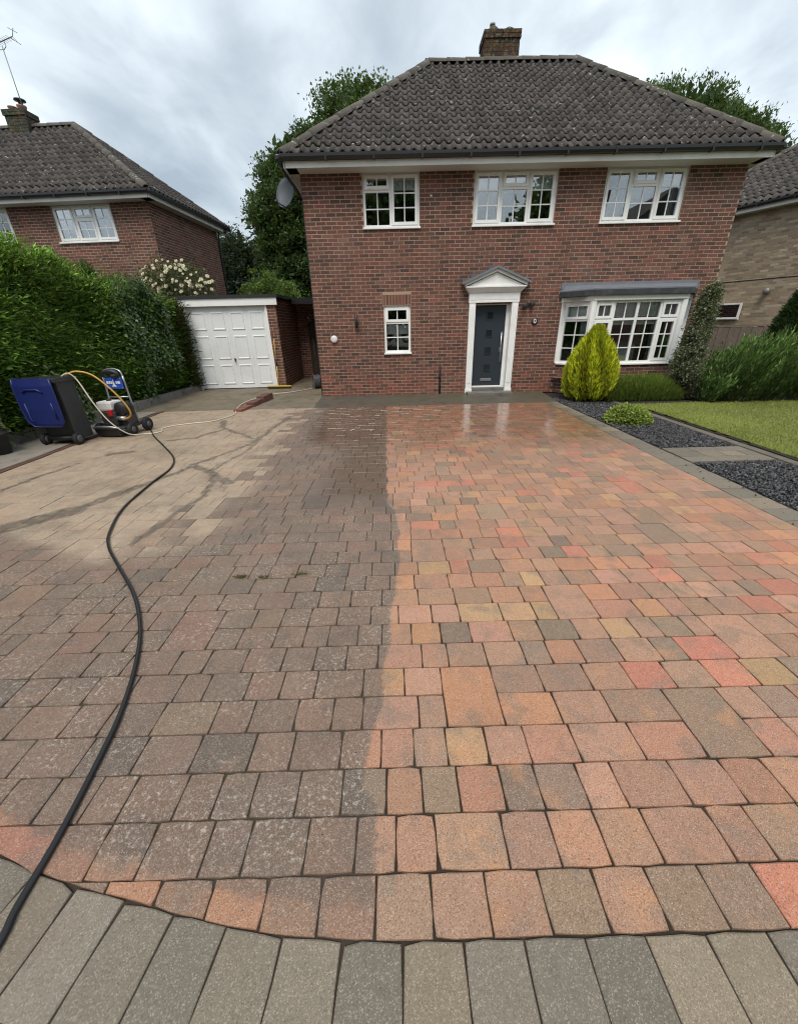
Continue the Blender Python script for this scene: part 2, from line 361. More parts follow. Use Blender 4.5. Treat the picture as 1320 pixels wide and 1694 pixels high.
def paver_mat(name, objcol, zone, grey=False):
    t = NT(name); p = t.pos(); c = t.src(objcol)
    rn = t.n('ShaderNodeRGBToBW'); t.put(rn.inputs[0], c)
    dirt, sand, run, wet, wd = drive_masks(t, p, zone, rn.outputs[0])
    if not grey:       # through-coloured blends inside one paver
        bl = t.smooth(t.noise(p, 6.5, 2, 0.55, 0.3), 0.50, 0.68)
        c = t.mix(t.math('MULTIPLY', bl, 0.55), c, (0.20,0.145,0.108))
        bl2 = t.smooth(t.noise(p, 5.1, 2, 0.55, 0.2), 0.56, 0.74)
        c = t.mix(t.math('MULTIPLY', bl2, 0.55), c, (0.50,0.235,0.105))
    if zone != 'clean':
        dcol = t.mix(t.noise(p, 2.3, 4, 0.65), (0.062,0.050,0.041), (0.135,0.110,0.090))
        lw = t.n('ShaderNodeRGBToBW'); t.put(lw.inputs[0], c)
        dcol = t.mix(t.smooth(lw.outputs[0], 0.13, 0.30), t.mix(1.0, dcol, (0.80,0.83,0.86), 'MULTIPLY'), t.mix(1.0, dcol, (1.22,1.14,1.08), 'MULTIPLY'))
        dcol = t.mix(0.17, dcol, c)
        pk = t.smooth(t.noise(p, 1.1, 3, 0.6), 0.44, 0.66)
        dcol = t.mix(t.math('MULTIPLY', pk, 0.30), dcol, (0.19,0.13,0.102))
        dk = t.smooth(t.noise(p, 3.7, 4, 0.65), 0.52, 0.70)
        dcol = t.mix(t.math('MULTIPLY', dk, 0.35), dcol, (0.062,0.047,0.036))
        if grey: dirt = t.math('MULTIPLY', dirt, 0.25)
        c = t.mix(t.math('MULTIPLY', dirt, 0.96), c, dcol)
    if zone == 'silt':
        sc = t.mix(t.noise(p, 7, 4, 0.65), (0.29,0.228,0.155), (0.49,0.40,0.29))
        pkk = t.smooth(t.noise(p, 1.3, 4, 0.65), 0.40, 0.60)
        sc = t.mix(t.math('MULTIPLY', pkk, 0.34), sc, (0.41,0.31,0.215))
        mo = t.smooth(t.noise(p, 0.7, 4, 0.6), 0.50, 0.62)
        sc = t.mix(t.math('MULTIPLY', mo, 0.4), sc, (0.20,0.18,0.105))
        sc = t.mix(0.14, sc, t.src(objcol))
        c = t.mix(t.math('MULTIPLY', sand, t.math('MULTIPLY_ADD', t.smooth(t.noise(p, 3.4, 5, 0.7), 0.34, 0.56), 0.36, 0.60)), c, sc)
    # aggregate: fine pale and dark grains
    vg = t.voro(p, 340, 'F1', 'Color'); sg = t.n('ShaderNodeSeparateColor'); t.put(sg.inputs[0], vg)
    gr = t.smooth(sg.outputs[0], 0.70, 1.0); gd = t.smooth(sg.outputs[1], 0.34, 0.0)
    c = t.mix(t.math('MULTIPLY', gr, 0.30 if grey else 0.34), c, (0.66,0.56,0.47))
    c = t.mix(t.math('MULTIPLY', gd, 0.45 if grey else 0.60), c, (0.045,0.036,0.03))
    c = t.mix(t.noise(p, 26, 4, 0.65), t.mix(0.16, c, (0.03,0.025,0.02)), t.mix(0.10, c, (0.62,0.50,0.42)))
    if zone != 'clean' and not grey:
        lsp = t.math('MULTIPLY', t.smooth(t.noise(p, 52, 4, 0.68), 0.53, 0.66), t.smooth(t.noise(p, 3.0, 4, 0.65), 0.42, 0.60))
        c = t.mix(t.math('MULTIPLY', t.math('MULTIPLY', lsp, dirt), 0.62), c, (0.46,0.42,0.36))
        bsp = t.math('MULTIPLY', t.smooth(t.voro(p, 16), 0.065, 0.035), t.smooth(t.noise(p, 8.0, 2), 0.5, 0.56))
        c = t.mix(t.math('MULTIPLY', bsp, dirt), c, (0.02,0.018,0.016))
    gm = t.smooth(t.noise(p, 1.9, 5, 0.7), 0.50, 0.78)
    c = t.mix(t.math('MULTIPLY', gm, 0.38), c, (0.15,0.112,0.085))
    # wet surfaces are darker and glossier
    wetc = t.mix(1.0, c, (0.60,0.53,0.47), 'MULTIPLY')
    wetv = t.math('MULTIPLY', wet, t.math('MULTIPLY_ADD', t.noise(p, 4.5, 3, 0.6), 0.7, 0.55), clamp=True)
    c = t.mix(t.math('MULTIPLY', wetv, 0.72), c, wetc)
    if zone == 'silt': c = t.mix(t.math('MULTIPLY', run, 0.80), c, (0.085,0.067,0.050))
    if zone != 'clean': c = t.mix(t.math('MULTIPLY', wd, 0.40), c, (0.095,0.066,0.046))
    rgh = t.math('MULTIPLY_ADD', wetv, -0.76, 0.86)
    rgh = t.math('MULTIPLY_ADD', t.math('SUBTRACT', t.noise(p, 30, 2), 0.5), 0.12, rgh, clamp=True)
    bn = t.n('ShaderNodeBump'); t.put(bn.inputs['Height'], t.noise(p, 150, 4, 0.65)); bn.inputs['Distance'].default_value = 0.004
    t.put(bn.inputs['Strength'], t.math('MULTIPLY_ADD', wetv, -0.62, 0.65))
    t.bsdf(c, rgh, 0, bn.outputs[0], t.math('MULTIPLY_ADD', wetv, 0.5, 0.3)); return t.m

def joint_mat():
    t = NT('joint_sand'); p = t.pos(); dirt, sand, run, wet, wd = drive_masks(t, p, 'joint')
    c = t.mix(t.noise(p, 40, 4, 0.6), (0.026,0.021,0.016), (0.06,0.047,0.035))
    c = t.mix(t.math('MULTIPLY', dirt, 0.6), c, (0.085,0.068,0.054))
    c = t.mix(t.math('MULTIPLY', t.math('MULTIPLY', dirt, t.smooth(t.noise(p, 2.2, 4), 0.5, 0.7)), 0.6), c, (0.055,0.06,0.022))
    c = t.mix(t.math('MULTIPLY', sand, 0.75), c, (0.16,0.12,0.08))
    c = t.mix(t.math('MULTIPLY', t.smooth(t.noise(p, 4.2, 5, 0.7), 0.54, 0.66), 0.35), c, (0.11,0.08,0.058))
    t.bsdf(c, 0.95, 0, t.bump(t.noise(p, 300, 3), 0.7, 0.004), 0.1); return t.m

def concrete_mat(name, a, b, moss=0.3, wet=0.0):
    t = NT(name); p = t.pos()
    c = t.mix(t.noise(p, 1.4, 6, 0.65), a, b)
    c = t.mix(t.math('MULTIPLY', t.smooth(t.noise(p, 3.3, 5, 0.65), 0.48, 0.68), 0.6), c, tuple(x*0.45 for x in a))
    c = t.mix(t.math('MULTIPLY', t.smooth(t.noise(p, 0.9, 5, 0.6), 0.46, 0.64), moss), c, (0.07,0.075,0.028))
    c = t.mix(t.noise(p, 140, 3), t.mix(0.3, c, (0.02,0.02,0.02)), t.mix(0.08, c, (0.7,0.66,0.6)))
    t.bsdf(c, 0.85-wet*0.4, 0, t.bump(t.math('ADD', t.noise(p, 90, 4, 0.6), t.noise(p, 7, 4)), 0.6, 0.008), 0.3); return t.m

# plain materials
M = {}
M['brick_o'] = brick_mat('red_brick_piece', True); M['brick_a'] = brick_mat('red_brick', False)
M['mortar'] = mortar_mat('mortar', (0.48, 0.345, 0.255)); M['mortar_y'] = mortar_mat('mortar_buff', (0.42, 0.37, 0.30))
M['tile_o'] = tile_mat('roof_tile_piece', True); M['tile_a'] = tile_mat('roof_tile', False)
M['glass'] = glass_mat()
M['upvc'] = simple('white_upvc', (0.87, 0.87, 0.86), 0.35, var=0.05, scale=3, dirt=(0.48,0.47,0.42), dirt_amt=0.25)
M['fascia'] = simple('white_fascia', (0.76, 0.755, 0.71), 0.4, var=0.05, scale=2, dirt=(0.42,0.42,0.36), dirt_amt=0.35)
M['soffit'] = simple('soffit_board', (0.55, 0.54, 0.49), 0.6, var=0.05, scale=2)
M['gutter'] = simple('black_gutter', (0.012, 0.012, 0.014), 0.35)
M['blackplastic'] = simple('black_plastic', (0.02, 0.021, 0.023), 0.5, var=0.2, scale=20)
M['door'] = simple('anthracite_door', (0.028, 0.038, 0.050), 0.38, var=0.06, scale=5)
M['doorglass'] = simple('dark_door_glass', (0.016, 0.022, 0.024), 0.12)
M['steel'] = simple('brushed_steel', (0.55, 0.56, 0.57), 0.3, metal=0.9)
M['lead'] = simple('lead_roof', (0.10, 0.11, 0.125), 0.5, var=0.25, scale=6, bump=0.2, bscale=12)
M['leadlight'] = simple('lead_cap', (0.17, 0.185, 0.21), 0.5, var=0.2, scale=6)
M['gutterlead'] = simple('dark_lead_edge', (0.035, 0.037, 0.042), 0.55, var=0.4, scale=9, dirt=(0.10,0.10,0.105), dirt_amt=0.5)
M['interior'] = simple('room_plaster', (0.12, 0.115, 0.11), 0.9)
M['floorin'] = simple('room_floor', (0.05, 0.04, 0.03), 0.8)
M['blind'] = simple('white_blind', (0.86, 0.88, 0.86), 0.8)
M['curtain'] = simple('grey_curtain', (0.40, 0.43, 0.45), 0.9, var=0.2, scale=12)
M['stone'] = concrete_mat('step_stone', (0.12,0.115,0.105), (0.22,0.21,0.19), 0.2)
M['gdoor'] = simple('garage_door_white', (0.80, 0.82, 0.83), 0.42, var=0.03, scale=2, dirt=(0.5,0.5,0.48), dirt_amt=0.2)
M['felt'] = simple('felt_roof', (0.018, 0.019, 0.02), 0.7, var=0.2, scale=10)
M['timber'] = simple('dark_timber', (0.05, 0.032, 0.022), 0.8, var=0.3, scale=14)
M['fence'] = simple('weathered_fence', (0.13, 0.10, 0.08), 0.9, var=0.35, scale=9, bump=0.4, bscale=60)
M['kerb'] = concrete_mat('kerb_stone', (0.13,0.125,0.115), (0.26,0.25,0.225), 0.35)
M['binbody'] = simple('dark_grey_bin', (0.040, 0.043, 0.045), 0.55, var=0.25, scale=6, bump=0.25, bscale=150)
M['binblue'] = simple('blue_bin_lid', (0.012, 0.022, 0.13), 0.45, var=0.15, scale=6)
M['hub'] = simple('grey_wheel_hub', (0.09, 0.09, 0.092), 0.5)
M['rubber'] = simple('tyre_rubber', (0.014, 0.014, 0.015), 0.75)
M['hoseblk'] = simple('black_hose_rubber', (0.009, 0.009, 0.010), 0.32)
M['hoseyel'] = simple('amber_hose', (0.55, 0.30, 0.055), 0.35, var=0.1, scale=10)
M['hosewht'] = simple('cream_hose', (0.58, 0.53, 0.42), 0.4, var=0.12, scale=10)
M['whitepl'] = simple('white_plastic', (0.72, 0.72, 0.70), 0.4, dirt=(0.35,0.33,0.3), dirt_amt=0.3, var=0.05)
M['red'] = simple('red_plastic', (0.42, 0.02, 0.02), 0.4)
M['engine'] = simple('engine_metal', (0.075, 0.075, 0.075), 0.45, metal=0.4, var=0.4, scale=30)
M['alu'] = simple('tube_frame', (0.42, 0.43, 0.45), 0.35, metal=0.8)
M['bluepanel'] = simple('blue_panel', (0.03, 0.09, 0.46), 0.35)
M['yellowpl'] = simple('yellow_plastic', (0.62, 0.42, 0.03), 0.45)
M['yellowwood'] = simple('yellow_handle', (0.62, 0.36, 0.06), 0.5, var=0.1, scale=12)
M['bark'] = simple('tree_bark', (0.055, 0.042, 0.030), 0.95, var=0.4, scale=9, bump=0.6, bscale=25)
M['hedgecore'] = simple('hedge_inside', (0.010, 0.016, 0.007), 0.95, var=0.4, scale=6)
M['leaf'] = leaf_mat('tree_leaf', 0.5, 0.22); M['needle'] = leaf_mat('conifer_spray', 0.6, 0.15, 0.25)
M['ivy'] = leaf_mat('ivy_leaf', 0.3, 0.12, 0.5); M['petal'] = leaf_mat('rose_petal', 0.7, 0.2, 0.2)
M['grass'] = leaf_mat('grass_blade', 0.6, 0.2, 0.25)
M['soil'] = simple('soil', (0.030, 0.022, 0.016), 0.95, var=0.4, scale=14, bump=0.8, bscale=60)
M['turf'] = simple('turf', (0.17, 0.19, 0.05), 0.95, var=0.35, scale=5, bump=0.8, bscale=90)
M['slatebed'] = simple('slate_bed', (0.016, 0.016, 0.018), 0.9, var=0.4, scale=40, bump=0.8, bscale=90)
M['dish'] = simple('grey_dish', (0.075, 0.085, 0.10), 0.6)
M['terracotta'] = simple('chimney_pot', (0.30, 0.16, 0.10), 0.8, var=0.3, scale=12)
M['cowl'] = simple('metal_cowl', (0.25, 0.25, 0.24), 0.5, metal=0.5)
for z_ in ('clean', 'dirt', 'silt'):
    M['paver_o_'+z_] = paver_mat('block_paver_piece_'+z_, True, z_); M['paver_a_'+z_] = paver_mat('block_paver_'+z_, False, z_)
M['kpaver_o'] = paver_mat('grey_border_piece', True, 'clean', True)
M['joint'] = joint_mat()
M['edging'] = concrete_mat('edging_stone', (0.10,0.085,0.066), (0.19,0.162,0.125), 0.25)
M['concrete'] = concrete_mat('old_concrete', (0.105,0.080,0.052), (0.27,0.215,0.150), 0.4, 0.4)
M['wetconcrete'] = concrete_mat('damp_concrete', (0.055,0.046,0.034), (0.115,0.097,0.072), 0.5, 0.8)
M['path'] = concrete_mat('path_concrete', (0.22,0.195,0.165), (0.36,0.32,0.27), 0.15)
M['tarmac'] = simple('tarmac', (0.045, 0.045, 0.046), 0.9, var=0.3, scale=6, bump=0.9, bscale=180)
M['ground'] = simple('ground_earth', (0.07, 0.065, 0.045), 0.95, var=0.4, scale=2)

def chimney_mat():
    t = NT('lichen_brick'); p = t.pos(); c = t.src(False)
    li = t.smooth(t.noise(p, 12, 5, 0.7), 0.50, 0.62); c = t.mix(t.math('MULTIPLY', li, 0.55), c, (0.17,0.125,0.04))
    gr = t.smooth(t.noise(p, 19, 4, 0.7), 0.56, 0.66); c = t.mix(t.math('MULTIPLY', gr, 0.6), c, (0.30,0.30,0.26))
    t.bsdf(c, 0.95, 0, t.bump(t.noise(p, 60, 4), 0.6, 0.008), 0.1); return t.m
M['chimney'] = chimney_mat()

# ---------------------------------------------------------------- ground, road and paved setting
g = MB(); g.quad((-300,-300,-0.06),(300,-300,-0.06),(300,400,-0.06),(-300,400,-0.06)); g.build('ground', M['ground'], kind='structure')
g = MB(); g.quad((-60,-19,-0.05),(60,-19,-0.05),(60,-9.3,-0.05),(-60,-9.3,-0.05)); g.build('road', M['tarmac'], kind='structure')
DX0, DX1 = -5.27, 3.45
KXS = [-5.6, -4.2, -3.2, -2.4, -1.9, -1.43, -1.285, -1.109, -.926, -.741, -.547, -.375, -.21, -.065, 4.2]
KYS = [-6.9, -7.75, -8.55, -9.08, -9.38, -9.603, -9.649, -9.693, -9.73, -9.768, -9.803, -9.827, -9.839, -9.846, -9.852]
def ky(x): return interp(x, KXS, KYS)
g = MB()
NS = 40; xs = np.linspace(DX0, DX1+0.32, NS)
for i in range(NS-1):
    a, b = xs[i], xs[i+1]; g.quad((a, ky(a)-0.29, -0.011), (b, ky(b)-0.29, -0.011), (b, -1.24, -0.011), (a, -1.24, -0.011))
drive = g.build('driveway', M['joint'], kind='structure')

def clip_poly(poly, n, d):     # keep n.p >= d
    out = []
    for i in range(len(poly)):
        a, b = poly[i], poly[(i+1) % len(poly)]; da = n[0]*a[0]+n[1]*a[1]-d; db = n[0]*b[0]+n[1]*b[1]-d
        if da >= 0: out.append(a)
        if (da >= 0) != (db >= 0):
            t = da/(da-db); out.append((a[0]+(b[0]-a[0])*t, a[1]+(b[1]-a[1])*t))
    return out
def paver_geo(mb, poly, top, near, ox=0, oy=0, col=None, ragged=0.0013):
    """a tumbled block: uneven outline, rounded arris, sides"""
    pts = []
    k = len(poly)
    for i in range(k):
        a, b = poly[i], poly[(i+1) % k]; L = math.hypot(b[0]-a[0], b[1]-a[1])
        seg = 3 if (near and L > 0.06) else 1
        nx, ny = (b[1]-a[1])/max(L,1e-6), -(b[0]-a[0])/max(L,1e-6)
        for j in range(seg):
            t = j/seg; w = random.uniform(-1, 1)*ragged*(1.3 if j else 1.6)
            c = (0.004 if near else 0.001) if j == 0 else 0.0     # knocked corner
            px, py = a[0]+(b[0]-a[0])*t + nx*w, a[1]+(b[1]-a[1])*t + ny*w
            if j == 0:
                cx = sum(q[0] for q in poly)/k; cy = sum(q[1] for q in poly)/k; dl = math.hypot(cx-px, cy-py)+1e-6
                kn = c*random.uniform(.3,1.4) + (random.uniform(0,.008) if near and random.random() < .10 else 0); px += (cx-px)/dl*kn; py += (cy-py)/dl*kn
            pts.append((px, py))
    n = len(pts); cx = sum(q[0] for q in pts)/n; cy = sum(q[1] for q in pts)/n
    tilt = (random.uniform(-.006,.006), random.uniform(-.006,.006))
    base = len(mb.v)
    for lev, (ins, z) in enumerate(((0.0042 if near else 0.002, top), (0.0008 if near else 0.0, top-0.0030), (0.0, -0.03))):
        for (px, py) in pts:
            dl = math.hypot(cx-px, cy-py)+1e-6
            qx, qy = px+(cx-px)/dl*ins*1.3, py+(cy-py)/dl*ins*1.3
            zz = z + ((px-cx)*tilt[0]+(py-cy)*tilt[1] if lev < 2 else 0)
            mb.v.append((qx-ox, qy-oy, zz)); mb.c.append(col)
    mb.f.append(tuple(base+i for i in range(n)))
    for lev in range(2):
        for i in range(n):
            j = (i+1) % n; mb.f.append((base+lev*n+j, base+lev*n+i, base+(lev+1)*n+i, base+(lev+1)*n+j))

PAL = [((0.335,0.180,0.128),26), ((0.315,0.190,0.142),24), ((0.275,0.180,0.138),18), ((0.225,0.168,0.132),10), ((0.150,0.128,0.108),6),
       ((0.42,0.215,0.125),8), ((0.43,0.165,0.120),7), ((0.38,0.255,0.145),4), ((0.36,0.21,0.165),12)]
PALC = [p[0] for p in PAL]; PALW = [p[1] for p in PAL]
def paver_col():
    c = random.choices(PALC, PALW)[0]; k = random.uniform(1.02, 1.40); T = (0.97, 0.86, 0.72)
    mean = (0.335, 0.19, 0.14)
    return tuple(max(0.01, lerp(v, mv, .16)*k*t*random.uniform(0.96, 1.04)) for v, mv, t in zip(c, mean, T))
ROW0, PITCH, GAP = -9.686, 0.1725, 0.003
rows = [(-10.3, ROW0)] ; yy = ROW0
rows = [(-9.8585, -9.686)]
while yy < -1.30:
    rows.append((yy, yy+PITCH)); yy += PITCH
DY1 = yy
ext = []                       # left bell-mouth never needs rows nearer than the first
pavers = []; blocked = []      # blocked: (row index, x0, x1) taken by two-row slabs
fixed_slabs = {4: [(0.203, 0.468)], 10: [(-1.52, -1.255)], 8: [(0.98, 1.24)]}
taken = {}
for ri, (y0, y1) in enumerate(rows):
    x = DX0 + random.uniform(0, 0.02); segs = []
    blk = sorted(taken.get(ri, []))
    fs = fixed_slabs.get(ri, [])
    while x < DX1 - 0.03:
        b = next(((a, c) for a, c in blk if a <= x + 1e-6 < c), None)
        if b: x = b[1]; continue
        lim = min([a for a, c in blk if a > x] + [DX1]); fx = [a for a, c in fs if a >= x - 1e-6]
        if fx: lim = min(lim, min(fx))
        f0 = next(((a, c) for a, c in fs if abs(a-x) < 1e-6), None)
        if f0: segs.append((f0[0], f0[1], True)); taken.setdefault(ri+1, []).append(f0); x = f0[1]; continue
        w = random.choices((0.142, 0.174, 0.210, 0.243, 0.266), (12, 30, 30, 22, 8))[0]
        big = w > 0.25 and random.random() < 0.38 and ri + 1 < len(rows) and ri > 1 and not fs
        if ri == 0: w = 0.178
        rem = lim - x
        if rem < w + 0.09: w = rem; big = False
        if w > 0.30: w = w/2
        if big and not any(a < x+w and c > x for a, c in taken.get(ri+1, [])):
            segs.append((x, x+w, True)); taken.setdefault(ri+1, []).append((x, x+w))
        else: segs.append((x, x+w, False))
        x += w
    for a, b, big in segs:
        yt = y1 + (PITCH if big else 0)
        if b - a < 0.03: continue
        poly = [(a+GAP/2, y0+GAP/2), (b-GAP/2, y0+GAP/2), (b-GAP/2, yt-GAP/2), (a+GAP/2, yt-GAP/2)]
        cxm = (a+b)/2; h = 0.12
        if y0 - 0.02 < max(ky(a), ky(b)) + 0.1:
            sl = (ky(cxm+h)-ky(cxm-h))/(2*h); nl = math.hypot(1, sl); nrm = (-sl/nl, 1/nl)
            kk = min(nrm[0]*px + nrm[1]*ky(px) for px in (a, cxm, b))*0 + nrm[0]*cxm + nrm[1]*ky(cxm)
            poly = clip_poly(poly, nrm, kk + 0.002)
            if len(poly) < 3: continue
            ar = 0.5*abs(sum(poly[i][0]*poly[(i+1)%len(poly)][1]-poly[(i+1)%len(poly)][0]*poly[i][1] for i in range(len(poly))))
            if ar < 0.0012: continue
        pavers.append(poly)
# the biggest in the picture become objects of their own
def shown_area(poly, z=0.0):
    pr = project([(q[0], q[1], z) for q in poly])
    if (pr[:, 2] < 0.1).any(): return 0.0
    cx, cy = pr[:, 0].mean(), pr[:, 1].mean()
    if not (-20 < cx < 1340 and -20 < cy < 1714): return 0.0
    return 0.5*abs(np.dot(pr[:, 0], np.roll(pr[:, 1], -1)) - np.dot(pr[:, 1], np.roll(pr[:, 0], -1)))
areas = [shown_area(p) for p in pavers]
order = sorted(range(len(pavers)), key=lambda i: -areas[i])
nearset = set(order[:285])
rest = {'clean': MB(), 'dirt': MB(), 'silt': MB()}
def zone_of(poly):
    cx = sum(q[0] for q in poly)/len(poly); cy = sum(q[1] for q in poly)/len(poly)
    return 'clean' if cx > 0.3 else ('silt' if cx < -1.45 and cy > -8.1 else 'dirt')
for i, poly in enumerate(pavers):
    top = random.uniform(-0.0014, 0.0016); col = paver_col(); zn = zone_of(poly)
    if i in nearset:
        cx = sum(q[0] for q in poly)/len(poly); cy = sum(q[1] for q in poly)/len(poly)
        mb = MB(); paver_geo(mb, poly, top, True, cx, cy)
        o = link('paver', mb.mesh('paver'), M['paver_o_'+zn], drive); o.location = (cx, cy, 0); o.color = (*col, 1)
    else:
        paver_geo(rest[zn], poly, top, areas[i] > 900, col=col)
for zn in rest: rest[zn].build('paver', M['paver_a_'+zn], drive, kind='stuff')
# grey border course that follows the curved near edge
BL = 0.275
cs = [(x, ky(x)) for x in np.linspace(-3.4, 3.77, 400)]
acc = 0; marks = [cs[0]]; cum = [0]
for i in range(1, len(cs)):
    cum.append(cum[-1]+math.hypot(cs[i][0]-cs[i-1][0], cs[i][1]-cs[i-1][1]))
cum = np.array(cum); cs = np.array(cs)
phase = (np.interp(0.161, cs[:,0], cum)) % 0.18
svals = np.arange(phase, cum[-1], 0.18)
def cpt(s):
    p = np.array([np.interp(s, cum, cs[:,0]), np.interp(s, cum, cs[:,1])]); d = np.array([np.interp(s+.15, cum, cs[:,0])-np.interp(s-.15, cum, cs[:,0]), np.interp(s+.15, cum, cs[:,1])-np.interp(s-.15, cum, cs[:,1])]); d /= np.hypot(*d)
    return p, np.array([d[1], -d[0]])
GREYS = [(0.195,0.168,0.126),(0.172,0.150,0.114),(0.152,0.136,0.106),(0.225,0.184,0.128),(0.182,0.160,0.124)]
for i in range(len(svals)-1):
    p0, n0 = cpt(svals[i]+GAP/2); p1, n1 = cpt(svals[i+1]-GAP/2)
    poly = [tuple(p0+n0*BL), tuple(p1+n1*BL), tuple(p1+n1*0.002), tuple(p0+n0*0.002)]
    cx = sum(q[0] for q in poly)/4; cy = sum(q[1] for q in poly)/4
    mb = MB(); paver_geo(mb, poly, random.uniform(-.001,.0015), True, cx, cy)
    o = link('border_paver', mb.mesh('border_paver'), M['kpaver_o'], drive); o.location = (cx, cy, 0)
    k = random.uniform(.88,1.12); c = random.choice(GREYS); o.color = (*[v*k for v in c], 1)
# grey border along the right side and the crossing strip
yb = -9.84; 
while yb < -0.6:
    L = 0.255; poly = [(3.456,yb+.002),(3.742,yb+.002),(3.742,yb+L-.004),(3.456,yb+L-.004)]
    cx = 3.6; cy = yb+L/2; mb = MB(); paver_geo(mb, poly, random.uniform(-.002,.001), True, cx, cy)
    o = link('border_paver', mb.mesh('border_paver'), M['kpaver_o'], drive); o.location = (cx, cy, 0.001)
    k = random.uniform(.8,1.08); c = random.choice(GREYS); o.color = (*[v*k for v in c], 1); yb += L
for j, (ya, yc) in enumerate(((-5.66,-5.46),(-5.455,-5.255),(-5.25,-5.05))):
    xa = 3.75
    while xa < 4.84:
        L = min(random.choice((0.27,0.36)), 4.85-xa)
        if 4.85-xa-L < 0.12: L = 4.85-xa
        poly = [(xa+.002,ya),(xa+L-.003,ya),(xa+L-.003,yc),(xa+.002,yc)]; cx = xa+L/2; cy = (ya+yc)/2
        mb = MB(); paver_geo(mb, poly, 0.0, True, cx, cy)
        o = link('border_paver', mb.mesh('border_paver'), M['kpaver_o'], drive); o.location = (cx, cy, 0.012)
        k = random.uniform(.66,.95); c = random.choice(GREYS); o.color = (*[v*k for v in c], 1); xa += L

def sheet(name, x0, x1, y0, y1, zf, mat, nx=12, ny=12, kind='structure'):
    X, Y = np.meshgrid(np.linspace(x0, x1, nx), np.linspace(y0, y1, ny)); Z = np.vectorize(zf)(X, Y)
    V = np.stack([X.ravel(), Y.ravel(), Z.ravel()], 1); F = []
    for j in range(ny-1):
        for i in range(nx-1): F.append((j*nx+i, j*nx+i+1, (j+1)*nx+i+1, (j+1)*nx+i))
    return link(name, np_mesh(name, V, F, smooth=True), mat, None, kind)
sheet('house_path', -1.86, 3.76, -1.245, 0.06, lambda x, y: lerp(0.0, 0.062, (y+1.245)/1.3), M['wetconcrete'], 30, 10)
sheet('garage_apron', -5.95, -1.862, -1.245, 7.0, lambda x, y: lerp(-0.002, 0.066, min(1, (y+1.245)/2.6)), M['concrete'], 30, 40)
sheet('side_path', -6.6, DX0-0.125, -9.5, -1.25, lambda x, y: 0.006+0.004*math.sin(y*3), M['path'], 8, 40)
# dark edging course on the left of the drive
y = -7.6
while y < -1.3:
    mb = MB(); L = 0.215; paver_geo(mb, [(-5.385,y),(-5.277,y),(-5.277,y+L-.006),(-5.385,y+L-.006)], 0.004, True, -5.33, y+L/2)
    o = link('edging_brick', mb.mesh('edging_brick'), M['brick_o'], drive); o.location = (-5.33, y+L/2, 0); k = random.uniform(.8,1.2); o.color = (.075*k,.036*k,.026*k,1); y += L

# ---------------------------------------------------------------- bricks
BRED = [((0.150,0.056,0.042),28), ((0.116,0.046,0.037),26), ((0.074,0.033,0.029),17), ((0.185,0.066,0.048),14), ((0.145,0.064,0.050),14), ((0.24,0.066,0.046),3), ((0.042,0.025,0.024),9), ((0.19,0.092,0.066),6)]
BBUF = [((0.46,0.365,0.245),30), ((0.40,0.31,0.205),24), ((0.34,0.26,0.18),18), ((0.55,0.46,0.33),14), ((0.29,0.215,0.155),10)]
def bcol(P):
    c = random.choices([p[0] for p in P], [p[1] for p in P])[0]; k = random.uniform(.70, 1.10) if P is BRED else random.uniform(.85, 1.15); return tuple(v*k for v in c)
_brick_cache = {}
def unit_brick(w, h, d):
    key = (round(w, 3), round(h, 3), round(d, 3))
    if key not in _brick_cache:
        mb = MB(); c = 0.0025
        # front face inset a little: worn arris
        v = [(-w/2,0.003,-h/2),(w/2,0.003,-h/2),(w/2,0.003,h/2),(-w/2,0.003,h/2),
             (-w/2+c,0,-h/2+c),(w/2-c,0,-h/2+c),(w/2-c,0,h/2-c),(-w/2+c,0,h/2-c),
             (-w/2,d,-h/2),(w/2,d,-h/2),(w/2,d,h/2),(-w/2,d,h/2)]
        mb.v = v; mb.f = [(4,5,6,7),(0,1,5,4),(1,2,6,5),(2,3,7,6),(3,0,4,7),(8,9,1,0),(9,10,2,1),(10,11,3,2),(11,8,0,3)]; mb.c = [None]*12
        me = mb.mesh('brick'); me.materials.append(M['brick_o']); _brick_cache[key] = me
    return _brick_cache[key]
